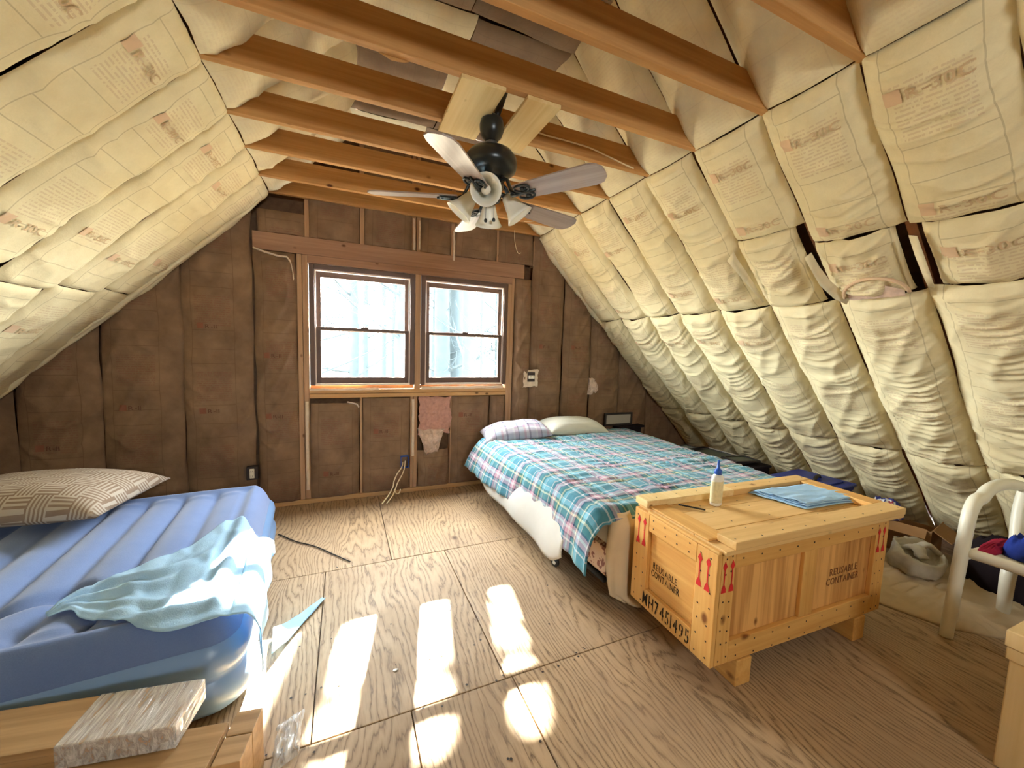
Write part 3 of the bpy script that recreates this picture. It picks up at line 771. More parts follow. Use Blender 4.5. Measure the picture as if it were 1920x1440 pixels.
    strip([(-0.66, 2.12), (-0.58, 2.095), (-0.49, 2.075), (-0.43, 2.075), (-0.405, 2.04), (-0.39, 1.96), (-0.385, 1.9)])
    strip([(0.01, 0.885), (0.06, 0.872), (0.09, 0.862), (0.105, 0.835)])
build_back()

def build_window(idx, x0, x1):
    w = sname('window_%d' % idx)
    ya = GY - 0.004
    def fr(nm, a, b, c, d, mat, y0, y1, par=w, bev=0.003):
        return box(nm, (a, y0, c), (b, y1, d), mat, par, bev)
    z0, z1 = WZ0, WZ1
    # brown jamb box
    f = 0.040
    fr('jamb', x0, x0 + f, z0, z1, 'window_brown', ya, GY + 0.09); fr('jamb', x1 - f, x1, z0, z1, 'window_brown', ya, GY + 0.09)
    fr('head_jamb', x0 + f, x1 - f, z1 - f, z1, 'window_brown', ya, GY + 0.09); fr('window_sill', x0 + f, x1 - f, z0, z0 + 0.018, 'window_vinyl', ya, GY + 0.09)
    # pale weatherstrip line
    g = 0.010
    a, b, c, d = x0 + f, x1 - f, z0 + 0.018, z1 - f
    fr('weatherstrip', a, a + g, c, d, 'window_vinyl', ya + 0.012, GY + 0.07); fr('weatherstrip', b - g, b, c, d, 'window_vinyl', ya + 0.012, GY + 0.07)
    fr('weatherstrip', a + g, b - g, d - g, d, 'window_vinyl', ya + 0.012, GY + 0.07)
    a += g; b -= g; d -= g
    zm = c + (d - c) * 0.495; s = 0.036
    for nm, zz0, zz1, yy in (('lower_sash', c, zm + 0.016, GY + 0.012), ('upper_sash', zm - 0.016, d, GY + 0.042)):
        e = bpy.data.objects.new(nm, None); COL.objects.link(e); e.parent = w
        bot = 0.052 if nm == 'lower_sash' else 0.028; top = 0.028 if nm == 'lower_sash' else 0.045
        fr('stile', a, a + s, zz0, zz1, 'window_brown', yy, yy + 0.026, e); fr('stile', b - s, b, zz0, zz1, 'window_brown', yy, yy + 0.026, e)
        fr('rail', a + s, b - s, zz0, zz0 + bot, 'window_brown', yy, yy + 0.026, e); fr('rail', a + s, b - s, zz1 - top, zz1, 'window_brown', yy, yy + 0.026, e)
        fr('pane', a + s - 0.004, b - s + 0.004, zz0 + bot - 0.004, zz1 - top + 0.004, 'window_glass', yy + 0.010, yy + 0.014, e, 0.0)
    fr('sash_lock', (a + b) / 2 - 0.03, (a + b) / 2 + 0.03, zm + 0.016, zm + 0.028, 'window_brown', GY + 0.01, GY + 0.034)
build_window(1, *WINX[0]); build_window(2, *WINX[1])

# ------------------------------------------------------------------ gable behind the camera
def build_front():
    wf = sname('wall_front'); x0, x1, z0, z1 = REAR_FILL_WIN; y = REAR_Y
    def sheet(pts):
        V = [(x, y, z) for x, z in pts] + [(x, y - 0.1, z) for x, z in pts]; n = len(pts)
        F = [tuple(range(n))[::-1], tuple(range(n, 2 * n))] + [((i + 1) % n, (i + 1) % n + n, i + n, i) for i in range(n)]
        pyd('wall_panel', V, F, 'wall_kraft', wf, uvs=[(p[0], p[1]) for p in pts] * 2)
    sheet([(XL - .3, 0), (x0, 0), (x0, roofz(x0) + .2), (XL - .3, .1)]); sheet([(x1, 0), (XR + .3, 0), (XR + .3, .1), (x1, roofz(x1) + .2)])
    sheet([(x0, 0), (x1, 0), (x1, z0), (x0, z0)]); sheet([(x0, z1), (x1, z1), (x1, roofz(x1) + .2), (APX, APZ + .2), (x0, roofz(x0) + .2)])
    w = sname('window_3')  # unseen window, added to let some daylight in from behind
    box('frame_post', ((x0 + x1) / 2 - .03, y - .08, z0), ((x0 + x1) / 2 + .03, y - .02, z1), 'window_brown', w)
    for a, b, c, d in ((x0, x0 + .05, z0, z1), (x1 - .05, x1, z0, z1), (x0 + .05, x1 - .05, z0, z0 + .05), (x0 + .05, x1 - .05, z1 - .05, z1)):
        box('frame', (a, y - .08, c), (b, y - .02, d), 'window_brown', w)
    for a, b in ((x0 + .05, (x0 + x1) / 2 - .03), ((x0 + x1) / 2 + .03, x1 - .05)):
        box('pane', (a, y - .055, z0 + .05), (b, y - .05, z1 - .05), 'window_glass', w, 0)
build_front()

# ------------------------------------------------------------------ outdoors: ground and bare trees beyond the windows
def build_outside():
    P = np.zeros((12, 16, 3))
    for j in range(12):
        for i in range(16):
            x = -40 + 80 * i / 15; y = 5 + 75 * j / 11
            P[j, i] = (x, y, -3.2 + 0.05 * (y - 5) + 0.8 * float(vnoise(x * .15, y * .15, 3)))
    structure(gridobj('ground', P, 'ground_leaf'))
    def branch(p, d, L, r, depth, out):
        n = 5; pts = [p]; dd = d.copy()
        for i in range(n):
            dd = (dd + Vector((random.uniform(-.16, .16), random.uniform(-.16, .16), random.uniform(-.06, .14)))).normalized()
            pts.append(pts[-1] + dd * (L / n))
        out.append((pts, [max(0.004, r * (1 - 0.75 * i / n)) for i in range(n + 1)], depth))
        if depth > 0:
            for _ in range(4):
                k = random.randint(1, n); a = Vector((random.uniform(-1, 1), random.uniform(-1, 1), random.uniform(-.3, .7)))
                branch(pts[k], (dd * 0.5 + a).normalized(), L * random.uniform(.45, .65), r * .42, depth - 1, out)
    spec = [(0.95, 7.0, .16), (2.42, 10.4, .27), (2.93, 10.9, .34), (1.45, 9.1, .06), (2.60, 8.6, .20), (-0.7, 9.0, .12), (4.6, 11.5, .2), (2.5, 7.2, .05), (0.2, 13, .2), (5.9, 14, .22), (1.75, 15, .2), (3.4, 16, .18), (-2.2, 14, .2), (7.6, 17, .2), (3.55, 8.6, .07)] + [(random.uniform(-7, 13), random.uniform(15, 30), random.uniform(.1, .24)) for _ in range(8)]
    for i, (x, y, r) in enumerate(spec):
        random.seed(900 + i)
        t = thing('bare_tree', 'bare tree standing pale in the glare beyond the two windows', 'tree', (x, y, -2.6), 0, 'bare trees outside the windows')
        lean = random.uniform(-.02, .02) if y > 11 else 0.0
        pts = [Vector((lean * k, 0, k * 1.3)) + Vector((random.uniform(-.05, .05), random.uniform(-.05, .05), 0)) for k in range(9)]
        tube('trunk', pts, [r * (1 - .07 * k) for k in range(9)], 'tree_bark', t, 8)
        out = []
        for _ in range(9):
            h = random.uniform(2.6, 9); k = h / 1.3; a = random.uniform(0, 2 * PI)
            branch(Vector((lean * k, 0, h)), Vector((math.cos(a), math.sin(a), random.uniform(.1, .6))).normalized(), random.uniform(1.2, 2.6), r * .22, 2 if y < 12 else 1, out)
        V = []; F = []
        for p, rr, dp in out:
            v, f = tubeverts(p, rr, 4); o = len(V); V += v; F += [tuple(q + o for q in ff) for ff in f]
        if i == 0:      # heavy limbs added out of view to block sun through the upper sashes
            for zz, y_, rr in ((7.02, .9, .075), (7.22, 1.15, .05), (6.62, .7, .035), (7.30, .2, .07), (7.10, .9, -.125)):
                if rr < 0:
                    rr = -rr; v, f = tubeverts([(.35, y_, zz - .05), (.1, y_, zz), (-.5, y_, zz), (-1.2, y_ + .05, zz), (-2.2, y_, zz + .1)], rr, 6); o = len(V); V += v; F += [tuple(q + o for q in ff) for ff in f]; continue
                v, f = tubeverts([(-.05, 0, zz - .5), (.4, y_, zz - .06), (.9, y_ + .05, zz), (1.6, y_, zz + .03), (2.4, y_ - .1, zz + .2)], [rr, rr, rr, rr * .9, rr * .5], 6); o = len(V); V += v; F += [tuple(q + o for q in ff) for ff in f]
        b = pyd('branches', V, F, 'tree_bark', t); b['kind'] = 'stuff'
build_outside()

# ------------------------------------------------------------------ ceiling fan
def build_fan():
    cx, cy = 0.688, 1.94
    t = thing('ceiling_fan', 'black five-blade ceiling fan with four bell glass lights hanging below the joists', 'ceiling fan', (cx, cy, 0))
    tube('down_rod', [(0.0, 0, 2.50), (0.075, 0.01, 2.72), (0.12, 0.02, 2.86)], 0.016, 'fan_black', t, 10)
    lathe('canopy', [(0.0, 2.57), (0.03, 2.568), (0.055, 2.55), (0.062, 2.52), (0.06, 2.495), (0.05, 2.468), (0.034, 2.452), (0.030, 2.44), (0.0, 2.438)][::-1], 'fan_black', t, 24)
    lathe('yoke_cover', [(0.0, 2.405), (0.036, 2.405), (0.040, 2.42), (0.030, 2.442), (0.0, 2.444)], 'fan_grey_metal', t, 20)
    lathe('motor_housing', [(0.0, 2.262), (0.075, 2.262), (0.082, 2.275), (0.10, 2.285), (0.128, 2.305), (0.134, 2.33), (0.130, 2.362), (0.11, 2.388), (0.07, 2.402), (0.0, 2.406)], 'fan_black', t, 36)
    lathe('switch_housing', [(0.0, 2.14), (0.03, 2.142), (0.052, 2.155), (0.058, 2.175), (0.055, 2.20), (0.068, 2.215), (0.072, 2.24), (0.06, 2.262), (0.0, 2.264)], 'fan_black', t, 28)
    zb = 2.165
    tilt = math.radians(-13)
    for k in range(5):
        a = math.radians(15 + 72 * k)
        R = Matrix.Rotation(a, 4, 'Z') @ Matrix.Translation((0.165, 0, zb)) @ Matrix.Rotation(tilt, 4, 'X')
        # blade outline: narrow at the iron, wider towards the clipped tip
        out = [(0.0, -0.050), (0.10, -0.058), (0.25, -0.066), (0.385, -0.070), (0.425, -0.060), (0.447, -0.030), (0.45, 0.0), (0.447, 0.030), (0.425, 0.060), (0.385, 0.070), (0.25, 0.066), (0.10, 0.058), (0.0, 0.050)]
        n = len(out); V = [R @ Vector((x, y, 0.0)) for x, y in out] + [R @ Vector((x, y, 0.007)) for x, y in out]
        F = [tuple(range(n))[::-1], tuple(range(n, 2 * n))] + [(i, (i + 1) % n, (i + 1) % n + n, i + n) for i in range(n)]
        c = R @ Vector((0.22, 0, 0)); Rl = R.to_3x3().inverted()
        V = [Rl @ (v - c) for v in V]
        b = pyd('blade', V, F, 'blade_wood', t, loc=c, rot=R.to_euler())
        # blade iron: arm from the motor with a scrolled plate under the blade
        A = Matrix.Rotation(a, 4, 'Z')
        pts = [A @ Vector(p) for p in ((0.075, 0, 2.255), (0.105, 0, 2.238), (0.135, 0, 2.175), (0.165, 0, 2.158))]
        V, F = tubeverts(pts, [0.016, 0.014, 0.014, 0.016], 8, 0.6)
        def addt(p, r):
            v, f = tubeverts(p, r, 6); o = len(V); V.extend(v); F.extend(tuple(q + o for q in ff) for ff in f)
        for s in (-1, 1):
            loop = []
            for i in range(19):
                th = 2 * PI * i / 18; rr = 0.033
                loop.append(R @ Vector((0.045 + rr * 1.25 * math.cos(th), s * 0.028 + rr * 0.72 * math.sin(th), -0.006)))
            addt(loop, 0.0055)
            sp = [R @ Vector((0.050 + 0.016 * (1 - i / 14) * math.cos(i * 0.75), s * 0.028 + 0.012 * (1 - i / 14) * math.sin(i * 0.75) , -0.007)) for i in range(14)]
            addt(sp, 0.004)
        addt([R @ Vector((-0.03, 0, -0.006)), R @ Vector((0.02, 0, -0.008)), R @ Vector((0.105, 0, -0.006))], [0.012, 0.01, 0.006])
        pyd('blade_iron', V, F, 'fan_black', t, True)
    # four lamp arms with bell shades
    for k, (ang, dn) in enumerate(((238, 28), (160, 52), (342, 52), (72, 60))):
        a = math.radians(ang); A = Matrix.Rotation(a, 4, 'Z')
        tip = A @ Vector((0.088, 0, 2.178)); dirv = (A @ Vector((math.cos(math.radians(dn)), 0, -math.sin(math.radians(dn)))))
        arm = tube('lamp_arm', [A @ Vector((0.03, 0, 2.19)), A @ Vector((0.06, 0, 2.19)), tip], 0.014, 'fan_black', t, 8)
        face = math.radians(250 if k == 0 else ang); fd = math.radians(22 if k == 0 else dn)
        dirv = Vector((math.cos(face) * math.cos(fd), math.sin(face) * math.cos(fd), -math.sin(fd)))
        rot = dirv.to_track_quat('Z', 'Y').to_euler()
        prof = [(0.020, -0.010), (0.027, 0.0), (0.032, 0.018), (0.040, 0.045), (0.047, 0.07), (0.060, 0.096), (0.073, 0.116)]
        sh = lathe('lamp_shade', prof, 'frosted_glass', t, 28, tip, rot, 0.003)
        lathe('bulb', [(0.0, 0.005), (0.012, 0.01), (0.013, 0.035), (0.022, 0.06), (0.024, 0.075), (0.018, 0.092), (0.0, 0.098)], 'bottle_white', sh, 16)
    for (x, y, l) in ((0.035, 0.03, 0.075), (-0.01, 0.03, 0.085)):
        ch = tube('pull_chain', [(x, y, 2.15), (x, y, 2.15 - l + 0.012)], 0.0012, 'fan_black', t, 5)
        lathe('pull_knob', [(0, -0.010), (0.007, -0.008), (0.009, 0.0), (0.006, 0.009), (0, 0.012)], 'fan_black', ch, 12, (x, y, 2.15 - l))
build_fan()

# ------------------------------------------------------------------ cables and outlets
o = tube('electrical_cable', spline([(0.955, 2.066, 2.635), (1.05, 2.066, 2.625), (1.20, 2.066, 2.627), (1.35, 2.066, 2.625), (1.45, 2.066, 2.612), (1.62, 2.066, 2.585), (1.70, 2.066, 2.575)], 5), 0.0045, 'cable_cream', None, 6)
tag(o, 'pale cable stapled along the side of the joist right of the fan', 'cable')
o = tube('loose_wire', spline([(1.545, 3.60, 2.57), (1.55, 3.61, 2.50), (1.565, 3.61, 2.42), (1.60, 3.62, 2.36), (1.635, 3.63, 2.37)], 5), 0.003, 'cable_cream', None, 6)
tag(o, 'thin stiff wire hanging from the last joist at the gable wall', 'wire')
o = tube('nail_spike', [(1.60, 3.27, 2.575), (1.53, 3.22, 2.545), (1.45, 3.17, 2.52)], 0.003, 'cable_cream', None, 6)
tag(o, 'short pale wire sticking out below a joist beside the grey fan blade tip', 'wire')
def outlet(name, x, z, label, mat_box, rot=0, wd=0.055, ht=0.085, horizontal=False):
    t = thing(name, label, 'outlet', (x, GY - 0.062, z))
    box('box', (-wd / 2 - .012, -0.004, -ht / 2 - .012), (wd / 2 + .012, 0.05, ht / 2 + .012), mat_box, t, 0.003)
    f = box('receptacle', (-wd * .30, -0.014, -ht * .46), (wd * .30, -0.002, ht * .46), 'outlet_ivory', t, 0.005)
    if horizontal: f.rotation_euler = (0, PI / 2, 0)
    for s in (-1, 1):
        p = (s * ht * .24, -0.0165, 0) if horizontal else (0, -0.0165, s * ht * .24)
        lathe('socket_face', [(0.0, 0), (0.0145, 0), (0.016, -0.004), (0, -0.004)], 'outlet_ivory', t, 16, p, (PI / 2, 0, 0))
        for q in (-1, 1):
            pp = (p[0] + q * 0.0055, -0.0175, p[2] + 0.002); box('slot', (pp[0] - .001, pp[1] - .001, pp[2] - .004), (pp[0] + .001, pp[1] + .001, pp[2] + .004), 'outlet_dark', t, 0)
    return t
outlet('wall_outlet', -0.700, 0.328, 'ivory socket in a dark box low on the gable wall behind the air mattress', 'outlet_dark')
t = outlet('wall_outlet', 1.795, 1.115, 'pale double socket in torn paper on the gable wall right of the windows', 'outlet_dark', horizontal=True, wd=0.06, ht=0.075)
U, V = np.meshgrid(np.linspace(0, 1, 14), np.linspace(0, 1, 14))
rag = np.stack([-0.085 + 0.17 * U + 0.03 * (fbm(V * 6, U * 2, 4) - .5), 0.014 - 0.02 * fbm(U * 6, V * 6, 9), -0.10 + 0.18 * V + 0.035 * (fbm(U * 6, V * 2, 6) - .5)], -1)
gridobj('torn_paper', rag, 'caulk', t, None, True, 0.002)
# blue junction box with its cable ends
t = thing('junction_box', 'open blue junction box with cream cables hanging out, low on a stud under the windows', 'junction box', (0.505, GY - 0.055, 0.315))
for nm, lo, hi in (('side', (-.036, -.02, -.055), (-.032, .05, .055)), ('side', (.032, -.02, -.055), (.036, .05, .055)), ('side', (-.032, -.02, .051), (.032, .05, .055)), ('side', (-.032, -.02, -.055), (.032, .05, -.051)), ('back', (-.032, .045, -.051), (.032, .05, .051))):
    box(nm, lo, hi, 'blue_plastic', t, 0.001)
tube('cable', spline([(0.01, 0.03, 0.01), (-0.005, -0.03, -0.05), (-0.03, -0.06, -0.10), (-0.075, -0.085, -0.17), (-0.10, -0.10, -0.235), (-0.13, -0.14, -0.27), (-0.18, -0.22, -0.295)], 6), 0.0055, 'cable_cream', t, 7)
tube('cable', spline([(-0.01, 0.03, 0.0), (-0.03, -0.03, -0.04), (-0.075, -0.06, -0.09), (-0.105, -0.08, -0.15), (-0.115, -0.09, -0.20), (-0.16, -0.14, -0.255), (-0.22, -0.22, -0.292)], 6), 0.0055, 'cable_cream', t, 7)
tube('cable', spline([(-0.105, -0.10, -0.22), (-0.085, -0.10, -0.26), (-0.06, -0.09, -0.262), (-0.045, -0.08, -0.23)], 5), 0.005, 'cable_cream', t, 7)
o = tube('black_cord', spline([(-0.455, 3.12, 0.006), (-0.42, 3.08, 0.006), (-0.33, 2.965, 0.006), (-0.20, 2.845, 0.006), (-0.08, 2.69, 0.006), (0.02, 2.56, 0.006)], 6), 0.004, 'cable_black', None, 6)
tag(o, 'thin black cord lying on the plywood floor beside the air mattress', 'cord')

# ------------------------------------------------------------------ bed
BZ = 0.55
def bedx(y):
    k = (y - 1.60) / 1.87
    return 1.275 - 0.055 * k, 2.80 + 0.10 * k
def build_bed():
    t = thing('bed', 'large low bed on a wheeled metal frame against the gable wall', 'bed', (0, 0, 0))
    def slab(nm, z0, z1, ins, mat, rad=0.035):
        V = []
        for (z, r) in ((z0, rad), (z0 + rad * .5, 0.008), (z1 - rad * .5, 0.008), (z1, rad)):
            for (cx, cy, sx, sy) in ((0, 1.60, 1, 1), (1, 1.60, -1, 1), (1, 3.50, -1, -1), (0, 3.50, 1, -1)):
                x = bedx(cy)[cx] + sx * (ins + r); V.append((x, cy + sy * (ins + r), z))
        F = gridfaces(4, 4, 0, True) + [(3, 2, 1, 0), (12, 13, 14, 15)]
        return pyd(nm, V, F, mat, t)
    slab('mattress', 0.345, 0.525, 0.02, 'white_fabric'); slab('box_spring', 0.15, 0.340, 0.03, 'boxspring_floral')
    for a, b in (((1.33, 1.66, .125), (1.27, 3.4, .125)), ((2.72, 1.66, .125), (2.8, 3.4, .125)), ((1.33, 1.75, .125), (2.72, 1.75, .125)), ((1.3, 3.3, .125), (2.78, 3.3, .125))):
        tube('frame_rail', [a, b], 0.018, 'black_metal', t, 6)
    for x, y in ((1.245, 2.06), (2.68, 1.8), (1.27, 3.25), (2.74, 3.25)):
        l = tube('leg', [(x + .02, y, 0.16), (x + .01, y, 0.075)], 0.013, 'black_metal', t, 8)
        lathe('caster', [(0.0, -0.011), (0.020, -0.011), (0.029, -0.008), (0.029, 0.008), (0.020, 0.011), (0, 0.011)], 'black_metal', l, 18, (x, y, 0.030), (0, PI / 2, 0.35))
        lathe('hub', [(0.0, -0.014), (0.012, -0.014), (0.014, 0.0), (0.012, 0.014), (0, 0.014)], 'outlet_ivory', l, 12, (x, y, 0.030), (0, PI / 2, 0.35))
        tube('fork', [(x + .01, y, .08), (x + .004, y + .014, .068), (x, y + .016, .032)], 0.005, 'black_metal', l, 6)
build_bed()
def build_bedding():
    # quilt: s across from the left hem over the top to the right hem, t from head to foot
    drop = 0.27; nu, nv = 120, 170
    y0, y1 = 3.40, 1.585
    P = np.zeros((nv, nu, 3)); UV = np.zeros((nv, nu, 2))
    for j in range(nv):
        v = j / (nv - 1); y = y0 + (y1 - y0) * v
        xl, xr = bedx(y); xl -= 0.015; xr += 0.02; Wd = xr - xl; tot = drop + Wd + 0.22
        s = np.linspace(0, tot, nu)
        r = 0.045
        x = np.zeros(nu); z = np.zeros(nu)
        flare = 0.11 + 0.045 * math.sin(v * 7.0) + 0.05 * max(0, v - .85) * 6 * .5 + 0.04 * max(0, .2 - v) * 5
        for i, q in enumerate(s):
            if q < drop:
                k = 1 - q / drop          # 1 at hem
                x[i] = xl - flare * k ** 0.8 - 0.012 * math.sin(k * PI); z[i] = BZ - 0.012 - (drop - 0.01) * k ** 1.12
            elif q < drop + Wd:
                d = q - drop; x[i] = xl + d
                e = min(d, Wd - d); z[i] = BZ - 0.012 * max(0, 1 - e / 0.06) ** 2 - 0.006
            else:
                d = q - drop - Wd; x[i] = xr + 0.03 * math.sqrt(d / 0.22); z[i] = BZ - 0.012 - d
        P[j, :, 0] = x; P[j, :, 1] = y; P[j, :, 2] = z
        UV[j, :, 0] = s; UV[j, :, 1] = v * abs(y1 - y0)
    S = UV[..., 0]; T = UV[..., 1]
    hem = np.clip((drop - S) / drop, 0, 1)
    # quilting puckers run across, gathered by stitch lines along the bed
    puck = ridge(S * 4.5, T * 34 + 1.5 * fbm(S * 5, T * 5, 3), 5) ** 1.6
    puck = puck * (0.3 + 1.0 * vnoise(S * 3 + 2, T * 4, 8))
    st = np.abs(((S / 0.145) % 1.0) - 0.5) * 2
    P[..., 2] += (0.014 * puck * np.clip(1.15 - st ** 6, 0, 1) - 0.007 * st ** 10) * (1 - 0.85 * hem)
    P[..., 2] += 0.020 * (fbm(S * 2.2, T * 2.2, 12) - 0.45) * (1 - 0.7 * hem)
    fold = np.sin(T * 44 + 3.5 * fbm(T * 3, T * 0 + 1, 21)) * 0.6 + np.sin(T * 17 + 1) * 0.6
    P[..., 0] += -0.011 * hem * fold
    P[..., 1] += -0.03 * hem ** 2 * np.clip((T - 1.55) / 0.25, 0, 1) * 2.2 + 0.05 * hem * np.clip(1 - T / 0.25, 0, 1)
    # foot end rounds over the mattress edge
    ft = np.clip((T - 1.70) / 0.115, 0, 1)
    P[..., 2] -= 0.05 * ft ** 2 * (1 - hem)
    q = gridobj('quilt', P, 'quilt_plaid', None, UV, True, 0.012)
    tag(q, 'blue and pink plaid quilt spread over the large bed', 'quilt')
    # white sheet hanging under the quilt on the left, hem in two scallops
    n = 70; m = 16; P = np.zeros((m, n, 3))
    for i in range(n):
        v = i / (n - 1); y = 3.42 + (1.80 - 3.42) * v
        low = 0.27 - 0.10 * math.sin(min(1, v / 0.42) * PI * 0.55) - 0.075 * max(0, math.sin((v - 0.34) / 0.60 * PI)) ** 1.2
        low = float(np.interp(v, [0, .08, .25, .45, .62, .78, .88, .95, 1], [.34, .27, .21, .185, .19, .165, .15, .16, .22]))
        for j in range(m):
            k = j / (m - 1); z = 0.50 + (low - 0.50) * k
            x = bedx(y)[0] - 0.012 - 0.13 * math.sin(k * PI * .55) - 0.010 * math.sin(v * 21 + 1) * k
            P[j, i] = (x, y, z)
    o = gridobj('bed_sheet', P, 'white_fabric', None, None, True, 0.006)
    tag(o, 'smooth white sheet hanging below the plaid quilt on the left side of the bed', 'sheet')
    # beige blanket falling from the foot of the bed to the floor, beside the crate
    n = 34; m = 44; P = np.zeros((m, n, 3))
    for j in range(m):
        k = j / (m - 1)
        for i in range(n):
            u = i / (n - 1)
            x = 1.285 + u * 0.62 + 0.02 * k * (1 - u); y = 1.572 - 0.012 * math.sin(u * 40 + 2 * k) * (0.3 + k) - 0.02 * math.sin(u * 9 + 1)
            z = 0.525 - 0.50 * k
            if k < 0.12: y += 0.05 * (1 - k / .12) ** 2; z = 0.525 - 0.5 * k
            if k > 0.9: y -= (k - .9) * 0.5; z = max(0.012, 0.075 - (k - .9) * 0.4) + 0.012 * float(vnoise(u * 14, k * 20, 3)); x += (k - .9) * 0.5
            x -= 0.035 * math.sin(k * PI) * (1 - u) ** 4
            P[j, i] = (x, y, z)
    # wrap the free corner back round the mattress edge
    for j in range(m):
        for i in range(7):
            w_ = (6 - i) / 6; P[j, i, 1] += 0.06 * w_ ** 2; P[j, i, 0] += 0.03 * w_ ** 2 - 0.0
    o = gridobj('blanket', P, 'cream_fabric', None, None, True, 0.008)
    tag(o, 'plain beige blanket falling from the foot of the bed to the floor by the crate', 'blanket')
def pillow(name, label, loc, size, rot, mat, seed, crush=0.3, thing_cat='pillow', wr=0.010):
    n = 34; U, V = np.meshgrid(np.linspace(-1, 1, n), np.linspace(-1, 1, n))
    e = (1 - np.abs(U) ** 2.6) * (1 - np.abs(V) ** 2.6); e = np.clip(e, 0, 1) ** 0.5
    pin = 1 - 0.10 * (U ** 2 * V ** 2) ; 
    X = U * (1 - 0.07 * (1 - U ** 2) * 0 - 0.06 * (1 - V ** 2) * 0 + 0.035 * np.abs(U * V) ** 3) * (1 - 0.05 * (1 - np.abs(V)) * 0)
    X = U * (1 - 0.05 * (1 - np.abs(V) ** 2) * np.abs(U)); Y = V * (1 - 0.06 * (1 - np.abs(U) ** 2) * np.abs(V))
    b = 1 - crush * np.exp(-((U - .1) ** 2 + (V) ** 2) * 2.0) * 0.5
    up = e * b + wr * 6 * (ridge(U * 2 + 3, V * 5, seed) ** 2 - .3) * e + wr * 5 * (fbm(U * 3, V * 3, seed + 2) - .45) * e
    top = np.stack([X * size[0] / 2, Y * size[1] / 2, up * size[2] * 0.72], -1); bot = np.stack([X * size[0] / 2, Y * size[1] / 2, -e * size[2] * 0.28], -1)
    V_ = np.concatenate([top.reshape(-1, 3), bot.reshape(-1, 3)]); F = gridfaces(n, n) + [f[::-1] for f in gridfaces(n, n, n * n)]
    uv = np.stack([(X + 1) / 2 * size[0], (Y + 1) / 2 * size[1]], -1).reshape(-1, 2); uv = np.concatenate([uv, uv])
    o = pyd(name, V_, F, mat, None, True, uv, loc, rot)
    bm = bmesh.new(); bm.from_mesh(o.data); bmesh.ops.remove_doubles(bm, verts=bm.verts, dist=0.0005); bm.to_mesh(o.data); bm.free()
    return tag(o, label, thing_cat)
build_bedding()
pillow('pillow', 'plaid pillow matching the quilt at the head of the bed', (1.52, 3.36, 0.585), (0.66, 0.36, 0.17), (0.10, -0.10, -0.16), 'pillow_plaid', 5, 0.2, wr=0.016)
pillow('pillow', 'plain white pillow at the head of the bed beside the plaid one', (2.20, 3.42, 0.590), (0.72, 0.36, 0.17), (0.12, 0.04, 0.02), 'pillow_white', 9, 0.25)

# dark framed panel leaning at the gable wall behind the bed
t = thing('picture_frame', 'dark framed board leaning on the gable wall behind the white pillow', 'picture', (2.95, 3.60, 0.545), 0)
for lo, hi in (((-.20, -.012, 0), (.20, .012, .022)), ((-.20, -.012, .128), (.20, .012, .15)), ((-.20, -.012, .022), (-.178, .012, .128)), ((.178, -.012, .022), (.20, .012, .128))):
    box('frame_bar', lo, hi, 'picture_frame_dark', t, 0.002)
box('picture', (-.178, -.002, .022), (.178, .010, .128), 'picture_mat', t, 0.001)
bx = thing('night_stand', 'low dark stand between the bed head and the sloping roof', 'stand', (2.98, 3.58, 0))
box('top', (-.08, -.06, .52), (.30, .05, .545), 'dark_fabric', bx); box('body', (-.04, -.05, 0), (.26, .045, .52), 'dark_fabric', bx)

